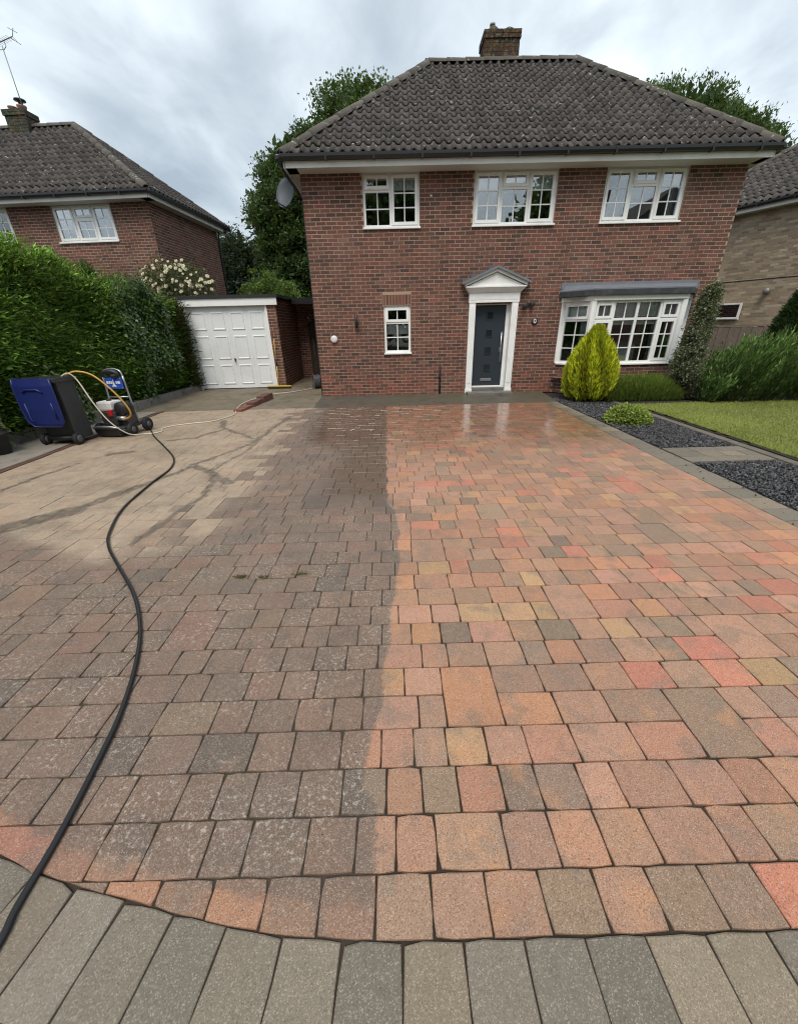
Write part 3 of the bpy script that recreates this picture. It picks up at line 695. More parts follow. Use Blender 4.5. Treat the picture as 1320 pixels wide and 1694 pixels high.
def brick_wall(parent, x0, x1, z0, z1, openings, Mloc, pal, n_single, mort, name='wall', thick=0.25, phase=0.0, lintel=None, cond=None, low_red=False):
    """one flat wall in local axes: x along, -y outward, z up. Mloc: 4x4 in the parent's space. openings: (x0,x1,z0,z1)"""
    wm = MB()
    xb = sorted(set([x0, x1] + [v for o in openings for v in o[:2] if x0 < v < x1])); zb = sorted(set([z0, z1] + [v for o in openings for v in o[2:4] if z0 < v < z1]))
    for i in range(len(xb)-1):
        for j in range(len(zb)-1):
            cx, cz = (xb[i]+xb[i+1])/2, (zb[j]+zb[j+1])/2
            if any(o[0] < cx < o[1] and o[2] < cz < o[3] for o in openings): continue
            wm.quad((xb[i],.001,zb[j]),(xb[i+1],.001,zb[j]),(xb[i+1],.001,zb[j+1]),(xb[i],.001,zb[j+1]))
    for o in openings:   # reveals
        a, b, c, d = o[:4]; t = 0.11
        wm.quad((a,.001,c),(a,.001,d),(a,t,d),(a,t,c)); wm.quad((b,.001,d),(b,.001,c),(b,t,c),(b,t,d))
        wm.quad((a,.001,d),(b,.001,d),(b,t,d),(a,t,d)); wm.quad((b,.001,c),(a,.001,c),(a,t,c),(b,t,c))
    wm.quad((x0,.001,z1),(x1,.001,z1),(x1,thick,z1),(x0,thick,z1))
    wm.quad((x0,.001,z0),(x0,.001,z1),(x0,thick,z1),(x0,thick,z0)); wm.quad((x1,.001,z1),(x1,.001,z0),(x1,thick,z0),(x1,thick,z1))
    w = wm.build(name, mort, parent); w.matrix_local = Mloc
    Wm = (parent.matrix_basis @ Mloc) if parent is not None else Mloc
    items = []
    nc = int(round((z1-z0)/0.075)); hh = (z1-z0)/nc
    extra = [tuple(o[4:]) for o in openings if False]
    for k in range(nc):
        zc = z0+(k+.5)*hh; xs = x0 + phase - (0.1125 if k % 2 else 0.0) - 0.225 + 0.005
        a = x0; 
        edges = np.arange(xs, x1+0.3, 0.225)
        for q in range(len(edges)-1):
            a, b = max(edges[q]+.006, x0), min(edges[q+1]-.006, x1)
            parts = [(a, b)]
            for o in list(openings) + list(lintel or []):
                if o[2]-0.001 < zc+0.028 and zc-0.028 < o[3]+0.001:
                    new = []
                    for s, e2 in parts:
                        if o[1] <= s or o[0] >= e2: new.append((s, e2)); continue
                        if s < o[0]: new.append((s, o[0]-.003))
                        if e2 > o[1]: new.append((o[1]+.003, e2))
                    parts = new
            for s, e2 in parts:
                if e2-s > 0.03 and (cond is None or cond((s+e2)/2, zc)): items.append(((s+e2)/2, zc, e2-s, hh-.013))
    for o in (lintel or []):      # soldier course over an opening
        n = max(1, int(round((o[1]-o[0])/0.075))); ww = (o[1]-o[0])/n
        for q in range(n): items.append((o[0]+(q+.5)*ww, (o[2]+o[3])/2, ww-.010, o[3]-o[2]-.008))
    R3 = np.array(Wm)[:3, :3]; T3 = np.array(Wm)[:3, 3]
    C = np.array([(i[0], 0, i[1]) for i in items]) @ R3.T + T3; pr = project(C)
    vis = (pr[:,0] > 0) & (pr[:,0] < 1320) & (pr[:,1] > 0) & (pr[:,1] < 1694) & (pr[:,2] > 0)
    nrm = R3 @ np.array([0,-1,0]); facing = (CAMP-C) @ nrm
    sc = np.array([i[2]*i[3] for i in items])*np.clip(facing, 0, None)/np.maximum(pr[:,2], .1)**3*vis
    single = set(np.argsort(-sc)[:n_single].tolist()); single = {i for i in single if sc[i] > 0}
    rest = MB()
    for i, (cx, cz, bw, bh) in enumerate(items):
        pro = random.uniform(-.0015, .0015); col = bcol(pal)
        if low_red and cz < 0.7 and random.random() < (0.75-cz): col = (col[0]*1.25+.03, col[1]*1.05, col[2]*0.95)
        if i in single:
            o = link('brick', unit_brick(bw, bh, .028), None, w); o.location = (cx, pro-.002, cz); o.color = (*col, 1)
        else: rest.box(cx-bw/2, cx+bw/2, pro-.002, .02, cz-bh/2, cz+bh/2, col, skip='k')
    if rest.v: rest.build('brick', M['brick_a'], w, kind='stuff')
    return w

# ---------------------------------------------------------------- windows
def window(parent, x0, z0, w, h, cols, Mloc=None, label=None, depth=0.045, sill=True, room=True, blinds=(), curtains=(), name='window'):
    """cols: list of (width share, rows) with rows from the top: (height share, opening, nx, nz)"""
    F = 0.052; fr = MB(); d0, d1 = 0.0, 0.07
    fr.box(0, F, d0, d1, 0, h); fr.box(w-F, w, d0, d1, 0, h); fr.box(F, w-F, d0, d1, h-F, h); fr.box(F, w-F, d0, d1, 0, F)
    tot = sum(c[0] for c in cols); xs = [0]
    for c in cols: xs.append(xs[-1]+c[0]/tot*w)
    cells = []
    for ci, c in enumerate(cols):
        a = xs[ci] + (F if ci == 0 else F*0.55); b = xs[ci+1] - (F if ci == len(cols)-1 else F*0.55)
        if ci > 0: fr.box(xs[ci]-F*.55, xs[ci]+F*.55, d0+.002, d1-.002, F, h-F)
        rt = sum(r[0] for r in c[1]); zt = h - F; H = h - 2*F
        for rj, r in enumerate(c[1]):
            zb2 = zt - r[0]/rt*H
            lo = zb2 + (F*.5 if rj < len(c[1])-1 else 0); hi = zt - (F*.5 if rj > 0 else 0)
            if rj < len(c[1])-1: fr.box(a, b, d0+.003, d1-.003, zb2-F*.5, zb2+F*.5)
            cells.append((a, b, lo, hi, r[1], r[2], r[3])); zt = zb2
    wo = fr.build(name, M['upvc'], parent)
    wo.matrix_local = (Mloc if Mloc is not None else Matrix.Identity(4)) @ Matrix.Translation((x0, depth, z0))
    if label: wo['label'] = label
    for (a, b, lo, hi, op, nx, nz) in cells:
        if op:
            S = 0.048; y0 = -0.016; tilt = 0.0
            cm = MB(); cm.box(a-.006, a+S, y0, .045, lo-.006, hi+.006); cm.box(b-S, b+.006, y0, .045, lo-.006, hi+.006)
            cm.box(a+S, b-S, y0, .045, hi-S, hi+.006); cm.box(a+S, b-S, y0, .045, lo-.006, lo+S)
            ca = cm.build('casement', M['upvc'], wo)
            if op == 2:      # top-hung light standing ajar
                ca.location = (0, 0, 0); ang = math.radians(-9)
                ca.matrix_local = Matrix.Translation((0, y0, hi)) @ Matrix.Rotation(ang, 4, 'X') @ Matrix.Translation((0, -y0, -hi))
            a2, b2, lo2, hi2 = a+S, b-S, lo+S, hi-S; par = wo; mat = ca.matrix_local.copy() if op == 2 else Matrix.Identity(4); yg = 0.014
        else: a2, b2, lo2, hi2 = a, b, lo, hi; mat = Matrix.Identity(4); yg = 0.03
        bw = 0.011
        for i in range(1, nx):
            x = a2+(b2-a2)*i/nx; bm_ = MB(); bm_.box(x-bw, x+bw, yg-.010, yg+.008, lo2, hi2); o = bm_.build('glazing_bar', M['upvc'], wo); o.matrix_local = mat
        for j in range(1, nz):
            z = lo2+(hi2-lo2)*j/nz; bm_ = MB(); bm_.box(a2, b2, yg-.0095, yg+.0075, z-bw, z+bw); o = bm_.build('glazing_bar', M['upvc'], wo); o.matrix_local = mat
        for i in range(nx):
            for j in range(nz):
                pa, pb = a2+(b2-a2)*i/nx, a2+(b2-a2)*(i+1)/nx; pc, pd = lo2+(hi2-lo2)*j/nz, lo2+(hi2-lo2)*(j+1)/nz
                pm = MB(); pm.box(pa+bw*(i>0), pb-bw*(i<nx-1), yg-.002, yg+.002, pc+bw*(j>0), pd-bw*(j<nz-1))
                o = pm.build('pane', M['glass'], wo); o.matrix_local = mat @ Matrix.Rotation(random.uniform(-.004,.004), 4, 'Z') if op != 2 else mat
    if sill:
        sm = MB(); sm.box(-.02, w+.02, -depth-.045, .03, -.035, 0.002); sm.build('sill', M['upvc'], wo, bevel=0.006)
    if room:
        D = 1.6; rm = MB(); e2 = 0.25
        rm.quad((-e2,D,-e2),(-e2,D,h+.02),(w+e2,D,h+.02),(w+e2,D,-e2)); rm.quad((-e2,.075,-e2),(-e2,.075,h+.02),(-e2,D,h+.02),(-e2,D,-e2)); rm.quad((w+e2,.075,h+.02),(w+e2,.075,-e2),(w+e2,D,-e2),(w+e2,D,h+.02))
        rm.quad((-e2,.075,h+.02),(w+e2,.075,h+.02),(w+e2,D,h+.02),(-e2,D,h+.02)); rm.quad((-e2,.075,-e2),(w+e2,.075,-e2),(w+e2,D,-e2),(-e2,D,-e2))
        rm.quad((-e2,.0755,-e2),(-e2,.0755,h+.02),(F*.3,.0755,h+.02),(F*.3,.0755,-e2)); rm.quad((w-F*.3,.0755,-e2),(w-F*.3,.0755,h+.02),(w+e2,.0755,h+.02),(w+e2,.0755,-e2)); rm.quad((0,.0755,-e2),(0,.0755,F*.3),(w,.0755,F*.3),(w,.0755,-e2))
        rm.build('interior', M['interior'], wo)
    for (a, b, lo, hi) in blinds:
        bm_ = MB(); bm_.box(a*w, b*w, .085, .095, lo*h, hi*h); bm_.build('blind', M['blind'], wo)
    for (a, b, lo, hi) in curtains:
        cm = MB(); n = 16
        for i in range(n):
            u0, u1 = lerp(a, b, i/n)*w, lerp(a, b, (i+1)/n)*w; y0 = .13+.012*math.sin(i*2.4); y1 = .13+.012*math.sin((i+1)*2.4)
            cm.quad((u0,y0,lo*h),(u1,y1,lo*h),(u1,y1,hi*h),(u0,y0,hi*h))
        cm.build('curtain', M['curtain'], wo)
    return wo

# ---------------------------------------------------------------- tiled roofs
TPROF = [(0.0,0.0),(0.10,0.024),(0.22,0.050),(0.36,0.052),(0.48,0.026),(0.60,0.003),(0.80,-0.006),(1.0,0.0)]
_tile_cache = {}
def tile_pts(u0, v0, pw, ex):
    """top surface of one roll tile in roof coordinates (u across, v up the slope, n out) and its front lip"""
    lo, hi = [], []
    for a, h in TPROF:
        lo.append((u0+a*pw, v0, h+0.024)); hi.append((u0+a*pw, v0+ex+0.015, h+0.002))
    return lo, hi
def tile_geo(mb, u0, v0, pw, ex, T, col=None):
    lo, hi = tile_pts(u0, v0, pw, ex); n = len(lo); b = len(mb.v)
    for q in lo: mb.v.append(T(*q)); mb.c.append(col)
    for q in hi: mb.v.append(T(*q)); mb.c.append(col)
    for q in lo: mb.v.append(T(q[0], q[1]+.004, q[2]-.024)); mb.c.append(col)
    for i in range(n-1):
        mb.f.append((b+i, b+i+1, b+n+i+1, b+n+i)); mb.f.append((b+2*n+i, b+2*n+i+1, b+i+1, b+i))
TCOL = [((0.072,0.065,0.062),30),((0.055,0.050,0.049),28),((0.094,0.086,0.080),16),((0.040,0.036,0.036),14),((0.082,0.068,0.062),8)]
def slope(parent, roof, poly, n_rows, pw, n_single, Wm, name='tile'):
    """poly: eave-left, eave-right, then up (3 or 4 points), local to the parent; a tiled plane clipped to the polygon"""
    P = [Vector(p) for p in poly]; U = (P[1]-P[0]).normalized(); N = U.cross(P[2]-P[1]).normalized(); V = N.cross(U)
    top = max((p-P[0]).dot(V) for p in P); ex = top/n_rows; O = P[0]
    uv = [((p-O).dot(U), (p-O).dot(V)) for p in P]
    T = lambda u, v, n: tuple(O + U*u + V*v + N*n)
    def inside(u, v, tol=0.0):
        for i in range(len(uv)):
            a, b = uv[i], uv[(i+1) % len(uv)]
            if (b[0]-a[0])*(v-a[1]) - (b[1]-a[1])*(u-a[0]) < tol*math.hypot(b[0]-a[0], b[1]-a[1]): return False
        return True
    umin = min(a for a, b in uv); umax = max(a for a, b in uv)
    full, cut = [], []
    for r in range(n_rows):
        v0 = r*ex - (0.035 if r == 0 else 0.0); nc = int((umax-umin)/pw)+3
        for c in range(nc):
            u0 = umin - pw + c*pw + 0.004*((r*7) % 3)
            cor = [(u0, max(v0, 0.001)), (u0+pw, max(v0, 0.001)), (u0+pw, min(v0+ex, top-.001)), (u0, min(v0+ex, top-.001))]
            ins = [inside(*q) for q in cor]
            if all(ins): full.append((u0, v0, r))
            elif any(ins): cut.append((u0, v0, r))
    C = np.array([list(Wm @ Vector(T(u+pw/2, v+ex/2, 0))) for u, v, r in full]); pr = project(C)
    nw = (Wm.to_3x3() @ N); facing = (CAMP-C) @ np.array(nw)
    vis = (pr[:,0] > 0) & (pr[:,0] < 1320) & (pr[:,1] > 0) & (pr[:,1] < 1694)
    sc = np.clip(facing, 0, None)/np.maximum(pr[:,2], .1)**3*vis
    single = set(i for i in np.argsort(-sc)[:n_single] if sc[i] > 0) if n_single else set()
    me = None; rest = MB()
    def colr():
        c = random.choices([p[0] for p in TCOL], [p[1] for p in TCOL])[0]; k = random.uniform(.9, 1.12); return tuple(lerp(v, mv, .45)*k*1.22 for v, mv in zip(c, (.074, .066, .060)))
    if single:
        tm = MB(); tile_geo(tm, 0, 0, pw-.002, ex, lambda u, v, n: (u, v, n)); tm.smooth = True; me = tm.mesh('tile'); me.materials.append(M['tile_o'])
        rot = Matrix((U, V, N)).transposed().to_4x4()
    for i, (u, v, r) in enumerate(full):
        j = (random.uniform(-.002,.002), random.uniform(-.005,.004), random.uniform(-.001,.002))
        if i in single:
            o = link('tile', me, None, roof); o.matrix_local = Matrix.Translation(T(u+j[0], v+j[1], j[2])) @ rot; o.color = (*colr(), 1)
        else: tile_geo(rest, u+j[0], v+j[1], pw-.002, ex, T, colr())
    cm = MB()
    for (u, v, r) in cut: tile_geo(cm, u, v, pw-.002, ex, T, colr())
    me2 = cm.mesh('cut'); bm = bmesh.new(); bm.from_mesh(me2)
    for i in range(len(uv)):
        a, b = P[i], P[(i+1) % len(P)]
        if i == 0: continue
        e = (b-a).normalized(); nn = N.cross(e)
        bmesh.ops.bisect_plane(bm, geom=bm.verts[:]+bm.edges[:]+bm.faces[:], plane_co=a, plane_no=nn, clear_inner=True)
    bm2 = bmesh.new(); mr = rest.mesh('rest') if rest.v else None
    me3 = bpy.data.meshes.new('tile'); bm.to_mesh(me3); bm.free()
    if mr:
        bmj = bmesh.new(); bmj.from_mesh(mr); bmj.from_mesh(me3); bmj.to_mesh(me3); bmj.free()
    bm2.free()
    me3.polygons.foreach_set('use_smooth', np.ones(len(me3.polygons), dtype=bool)); me3.update()
    if len(me3.polygons): link('tile', me3, M['tile_a'], roof, 'stuff')
    return T
def ridge_line(roof, a, b, rad=0.12, L=0.42):
    a, b = Vector(a), Vector(b); d = (b-a); n = max(1, int(round(d.length/L))); d.normalize()
    up = Vector((0,0,1)); s = d.cross(up).normalized(); u = s.cross(d)
    tot = (b-a).length; seg = tot/n; rb = MB(); rb.smooth = True
    N = 9
    for (y, k) in ((0, 1.06), (seg+.02, 0.95)):
        for i in range(N):
            t = math.pi*(i/(N-1)) ; rb.v.append((math.cos(t)*rad*k, y, math.sin(t)*rad*0.85*k-.035))
    for i in range(N-1): rb.f.append((i, i+1, N+i+1, N+i))
    b0 = len(rb.v)
    for i in range(N): t = math.pi*(i/(N-1)); rb.v.append((math.cos(t)*rad*.85, 0.001, math.sin(t)*rad*.68-.035))
    for i in range(N-1): rb.f.append((b0+i, b0+i+1, i+1, i))
    rb.c = [None]*len(rb.v); me = rb.mesh('ridge_tile'); me.materials.append(M['tile_o'])
    R = Matrix((s, d, u)).transposed().to_4x4()
    for i in range(n):
        o = link('ridge_tile', me, None, roof)
        o.matrix_local = Matrix.Translation(a + d*(i*seg) + u*random.uniform(-.006,.006)) @ R @ Matrix.Rotation(random.uniform(-.02,.02), 4, 'X')
        k = random.uniform(.9,1.3); o.color = (.115*k, .105*k, .092*k, 1)

def eaves(parent, x0, x1, y, z, soff_y, fz0, fz1, gut=True):
    """front eaves: gutter, fascia, soffit (local)"""
    fm = MB(); fm.box(x0+.08, x1-.08, y+.05, y+.075, fz0, fz1); fm.build('fascia', M['fascia'], parent)
    sm = MB(); sm.box(x0+.08, x1-.08, y+.076, soff_y, fz0+.004, fz0+.016); sm.build('soffit', M['soffit'], parent)
    gm = MB(); gm.smooth = False
    pr = [(y-.068, z), (y-.068, z-.05), (y-.045, z-.088), (y+.0, z-.098), (y+.046, z-.085), (y+.046, z)]
    n = len(pr)
    for X in (x0, x1):
        for q in pr: gm.v.append((X, q[0], q[1])); gm.c.append(None)
    for i in range(n): gm.f.append((i, (i+1)%n, n+(i+1)%n, n+i))
    gm.f.append(tuple(range(n))); gm.f.append(tuple(n+i for i in reversed(range(n))))
    gu = gm.build('gutter', M['gutter'], parent, recalc=True)
    k = x0+0.9
    while k < x1:
        bm_ = MB(); bm_.box(k-.018, k+.018, y-.074, y+.047, z-.105, z+.004); bm_.build('bracket', M['gutter'], gu); k += 0.95

# ---------------------------------------------------------------- the main house
house = thing('detached_house', (0, 0, 0), 'two storey red brick house with hipped grey roof and anthracite front door', 'house')
HX0, HX1, HZT = -1.83, 7.54, 4.56
W1 = (-0.555, 0.655, 3.60, HZT); W2 = (1.805, 3.578, 3.60, HZT); W3 = (4.583, 6.325, 3.60, HZT); W4 = (-0.195, 0.44, 1.06, 2.09)
DOOR = (1.965, 2.815, 0.06, 2.07); BAY = (4.06, 7.0, 0.03, 2.3)
I4 = Matrix.Identity(4)
wall = brick_wall(house, HX0, HX1, 0.03, HZT, [W1, W2, W3, W4, DOOR, BAY], I4, BRED, 290, M['mortar'], lintel=[(-0.21, 0.455, 2.10, 2.315)], low_red=True)
HD = 5.5
brick_wall(house, -HD, 0, 0.03, HZT, [], Matrix.Translation((HX0, 0, 0)) @ Matrix.Rotation(math.radians(-90), 4, 'Z'), BRED, 0, M['mortar'], name='side_wall', phase=.11)
brick_wall(house, 0, HD, 0.03, HZT, [], Matrix.Translation((HX1, 0, 0)) @ Matrix.Rotation(math.radians(90), 4, 'Z'), BRED, 0, M['mortar'], name='side_wall', phase=.11)
bk = MB(); bk.quad((HX1, HD, 0), (HX0, HD, 0), (HX0, HD, HZT), (HX1, HD, HZT)); bk.build('back_wall', M['mortar'], house)
# roof
EZ = 4.735; EY = -0.42; RX0, RX1 = -2.13, 7.78; RY = 2.75; RZ = 7.33; RA, RB = 1.03, 4.60
EYB = 2*RY - EY
roof = MB()
e = [(RX0, EY, EZ-.03), (RX1, EY, EZ-.03), (RX1, EYB, EZ-.03), (RX0, EYB, EZ-.03)]; ra, rb_ = (RA, RY, RZ-.04), (RB, RY, RZ-.04)
roof.poly([e[0], e[1], rb_, ra]); roof.poly([e[1], e[2], rb_]); roof.poly([e[2], e[3], ra, rb_]); roof.poly([e[3], e[0], ra])
roof = roof.build('roof', M['felt'], house)
E4 = [(RX0, EY, EZ), (RX1, EY, EZ), (RX1, EYB, EZ), (RX0, EYB, EZ)]; RA4, RB4 = (RA, RY, RZ), (RB, RY, RZ)
slope(house, roof, [E4[0], E4[1], RB4, RA4], 15, 0.199, 290, I4)
slope(house, roof, [E4[1], E4[2], RB4], 15, 0.199, 0, I4)
slope(house, roof, [E4[3], E4[0], RA4], 15, 0.199, 0, I4)
ridge_line(roof, (RX0+.02, EY, EZ+.02), (RA, RY, RZ+.03)); ridge_line(roof, (RX1-.02, EY, EZ+.02), (RB, RY, RZ+.03))
ridge_line(roof, (RA, RY, RZ+.03), (RB, RY, RZ+.03)); ridge_line(roof, (RX0, EYB, EZ), (RA, RY, RZ+.03)); ridge_line(roof, (RX1, EYB, EZ), (RB, RY, RZ+.03))
eaves(house, RX0+.01, RX1-.01, EY-.01, EZ-.005, 0.0, 4.535, 4.64)
# side eaves
for s, xx in ((-1, RX0), (1, RX1)):
    a, b = (xx+.05, xx+.075) if s < 0 else (xx-.075, xx-.05)
    fm = MB(); fm.box(a, b, EY+.05, EYB-.05, 4.535, 4.64); fm.build('fascia', M['fascia'], house)
    a, b = (xx+.076, HX0) if s < 0 else (HX1, xx-.076)
    sm = MB(); sm.box(a, b, EY+.076, EYB-.1, 4.539, 4.551); sm.build('soffit', M['soffit'], house)
    gm = MB(); gx = xx-.068 if s < 0 else xx-.046; gm.box(gx, gx+.114, EY-.05, EYB, EZ-.098, EZ-.005); gm.build('gutter', M['gutter'], house, bevel=.02)
dp = MB(); dp.smooth = True
dp.ring_tube(smooth_path([(RX0-.01, EY+.3, 4.64), (RX0+.0, EY+.32, 4.55), (HX0-.045, 0.14, 4.15), (HX0-.026, 0.16, 4.0), (HX0-.026, 0.16, 0.06)], 5), 0.024, 10)
dp.build('downpipe', M['gutter'], house)
# chimney
ch = MB()
cx0, cx1, cyf, cyb = 2.36, 3.20, 2.72, 3.3
for k in range(12):
    z = 6.98+k*.075; n = 4
    for q in range(n):
        o_ = (0.5 if k % 2 else 0)*(cx1-cx0)/n; a = cx0+(cx1-cx0)*q/n - o_*0 ; b = cx0+(cx1-cx0)*(q+1)/n
        inset = 0.0 if k < 10 else 0.025
        ch.box(a-(inset if q == 0 else 0)+.004, b+(inset if q == n-1 else 0)-.004, cyf-inset+random.uniform(0,.006), cyb+inset, z+.004, z+.071, (0.055*random.uniform(.7,1.3), .040, .032))
chm = ch.build('chimney', M['chimney'], roof)
cm = MB(); cm.box(cx0+.01, cx1-.01, cyf+.012, cyb-.01, 6.9, 7.87, (0.10,0.085,0.07)); cm.build('chimney_core', M['chimney'], roof)
for (px, hh, rr) in ((2.60, 0.16, 0.135), (2.98, 0.13, 0.15)):
    pm = MB(); pm.smooth = True; pm.lathe([(rr*1.15, 0), (rr*1.1, .05), (rr, .07), (rr*.95, hh*.75), (rr*.6, hh), (rr*.5, hh+.01)], (px, 3.0, 7.875), seg=14, col=(.09,.075,.06)); pm.build('chimney_pot', M['chimney'], roof)
pm = MB(); pm.smooth = True; pm.lathe([(.05,0),(.05,.06),(.065,.065),(.065,.10),(.03,.12)], (2.58, 3.0, 8.0), seg=12, col=(.25,.24,.2)); pm.build('chimney_cowl', M['cowl'], roof)
# upper windows
window(house, W1[0], W1[2], W1[1]-W1[0], 0.955, [(0.5, [(0.30, 2, 2, 1), (0.70, 0, 2, 2)]), (0.53, [(1, 1, 2, 3)])], blinds=[(.54,.97,.70,.98)])
window(house, W2[0], W2[2], W2[1]-W2[0], 0.955, [(0.345, [(1, 1, 2, 3)]), (0.33, [(0.30, 1, 2, 1), (0.70, 0, 2, 2)]), (0.345, [(1, 1, 2, 3)])], blinds=[(.03,.33,.66,.98),(.35,.64,.70,.98),(.67,.97,.66,.98)])
window(house, W3[0], W3[2], W3[1]-W3[0], 0.955, [(0.345, [(1, 1, 2, 3)]), (0.33, [(0.30, 1, 2, 1), (0.70, 0, 2, 2)]), (0.345, [(1, 1, 2, 3)])], curtains=[(.86,.98,.05,.95)])
window(house, W4[0], W4[2], W4[1]-W4[0], 1.03, [(1, [(0.34, 1, 2, 1), (0.66, 0, 2, 2)])], blinds=[(.08,.92,.40,.60)])
# door with surround
dr = MB(); dr.box(1.985, 2.735, 0.12, 0.165, 0.215, 2.055); door = dr.build('front_door', M['door'], house)
fm = MB(); fm.box(2.735, 2.812, 0.09, 0.19, 0.06, 2.07); fm.box(1.968, 1.985, 0.09, 0.19, 0.06, 2.07); fm.box(1.985, 2.735, 0.09, 0.19, 2.055, 2.07)
fm.build('door_frame', M['upvc'], house)
tm = MB(); tm.box(1.985, 2.735, 0.075, 0.19, 0.175, 0.214); tm.build('threshold', M['upvc'], house, bevel=.006)
for zc in (1.83, 1.44, 1.05, 0.65):
    f = MB(); a = 0.088
    f.box(2.36-a, 2.36+a, .107, .1195, zc+a-.018, zc+a); f.box(2.36-a, 2.36+a, .107, .1195, zc-a, zc-a+.018); f.box(2.36-a, 2.36-a+.018, .1075, .1195, zc-a+.018, zc+a-.018); f.box(2.36+a-.018, 2.36+a, .1075, .1195, zc-a+.018, zc+a-.018)
    f.build('glazed_square', M['door'], door)
    f = MB(); f.box(2.36-a+.018, 2.36+a-.018, .114, .1195, zc-a+.018, zc+a-.018); f.build('pane', M['doorglass'], door)
hm = MB(); hm.smooth = True; hm.ring_tube([(2.66, .06, .79), (2.66, .06, 1.47)], .014, 10); hm.ring_tube([(2.66,.06,.9),(2.66,.12,.9)], .01, 8); hm.ring_tube([(2.66,.06,1.36),(2.66,.12,1.36)], .01, 8); hm.build('handle', M['steel'], door)
hm = MB(); hm.box(2.635, 2.70, .108, .1195, 1.02, 1.12); hm.build('lock_plate', M['steel'], door, bevel=.004)
lm = MB(); lm.box(2.215, 2.495, .106, .1195, .325, .39); lm.build('letter_plate', M['steel'], door, bevel=.006)
hal = MB(); hal.quad((1.97,.2,.06),(1.97,.2,2.07),(2.81,.2,2.07),(2.81,.2,.06)); hal.build('door_lining', M['floorin'], house)
ps = MB()
for a, b in ((1.815, 1.965), (2.815, 2.965)):
    p_ = MB(); p_.box(a, b, -.075, .0, .16, 2.10); p_.box(a+.03, b-.03, -.083, -.075, .3, 2.04); p_.build('pilaster', M['upvc'], house)
    p_ = MB(); p_.box(a-.012, b+.012, -.092, .0, .06, .158); p_.build('plinth', M['upvc'], house, bevel=.004)
for a, b in ((1.9655, 1.9675), (2.8125, 2.8145)):
    p_ = MB(); p_.box(a, b, -.0, .1, .06, 2.07); p_.build('reveal_lining', M['upvc'], house)
en = MB(); en.box(1.80, 2.98, -.085, .0, 2.102, 2.30); en.box(1.965, 2.815, -.098, -.085, 2.102, 2.135); en.box(1.83, 2.95, -.092, -.085, 2.16, 2.28); en.build('frieze', M['upvc'], house)
co = MB(); co.hexa([(1.79,-.10,2.302),(2.99,-.10,2.302),(2.99,0,2.302),(1.79,0,2.302),(1.71,-.19,2.40),(3.07,-.19,2.40),(3.07,0,2.40),(1.71,0,2.40)]); co.box(1.70, 3.08, -.20, 0, 2.402, 2.43); co.build('cornice', M['upvc'], house)
pcx = 2.39
pd = MB()
tri = [(1.74, 2.432), (3.04, 2.432), (pcx, 2.70)]
n0 = len(pd.v); pd.v += [(x, -.15, z) for x, z in tri] + [(x, 0, z) for x, z in tri]; pd.f += [(0,1,2),(5,4,3),(0,3,4,1),(1,4,5,2),(2,5,3,0)]; pd.c = [None]*6
ped = pd.build('pediment', M['upvc'], house, recalc=True)
for s in (-1, 1):     # raking mouldings and lead cappings
    A = Vector((pcx+s*0.70, 0, 2.432)); B = Vector((pcx, 0, 2.712)); d = (B-A).normalized(); u = Vector((-d.z*s, 0, d.x*s)); u = u if u.z > 0 else -u
    mk = MB(); q = [A, B, B+Vector((0,0,.062)), A+u*.055]
    mk.hexa([(q[0].x,-.205,q[0].z+.001),(q[1].x,-.205,q[1].z),(q[1].x,0,q[1].z),(q[0].x,0,q[0].z+.001),(q[3].x,-.205,q[3].z),(q[2].x,-.205,q[2].z),(q[2].x,0,q[2].z),(q[3].x,0,q[3].z)])
    mk.build('raking_moulding', M['fascia'], house, recalc=True)
    A2 = A+u*.056+Vector((s*.05,0,-.02)); B2 = B+Vector((0,0,.064)); mk = MB()
    mk.hexa([(A2.x,-.25,A2.z),(B2.x,-.25,B2.z),(B2.x,0,B2.z),(A2.x,0,A2.z),(A2.x+u.x*.04,-.25,A2.z+u.z*.04),(B2.x,-.25,B2.z+.045),(B2.x,0,B2.z+.045),(A2.x+u.x*.04,0,A2.z+u.z*.04)])
    mk.build('porch_roof', M['leadlight'], house, recalc=True)
    for k in range(4):     # stepped flashing on the brickwork
        t0 = k/4; P0 = A2.lerp(B2, t0+.02); fl = MB(); fl.box(min(P0.x, P0.x-s*.15), max(P0.x, P0.x-s*.15), -.012, -.001, P0.z+.02, P0.z+.11+.03*(k % 2)); fl.build('flashing', M['lead'], house)
st = MB(); st.box(1.83, 2.95, -.36, .085, .0, .105); st.build('door_step', M['stone'], house, bevel=.012)
st = MB(); st.box(1.972, 2.81, -.02, .12, .107, .172); st.build('door_step', M['stone'], house, bevel=.006)
# small things fixed to the wall
vm = MB(); vm.smooth = True; vm.lathe([(.085,0),(.085,-.03),(.07,-.055),(.04,-.062)], (-1.415, -.003, 1.396), 'y', 20); vm.build('flue_cover', M['whitepl'], house)
lamp = MB(); lamp.box(-.875, -.815, -.03, -.003, 1.70, 1.82); lamp = lamp.build('wall_lamp', M['blackplastic'], house, bevel=.006)
l2 = MB(); l2.smooth = True; l2.lathe([(.034,0),(.034,.29),(.028,.292)], (-.845, -.085, 1.62), 'z', 14); l2.ring_tube([(-.845,-.03,1.76),(-.845,-.06,1.76)], .012, 8); l2.build('lamp_tube', M['blackplastic'], lamp)
pp = MB(); pp.smooth = True; pp.ring_tube([(1.165,-.05,.03),(1.165,-.05,.70),(1.165,-.03,.735),(1.165,.0,.735)], .021, 10); pp.box(1.135,1.195,-.075,-.002,.46,.48); pp.build('service_pipe', M['blackplastic'], house)
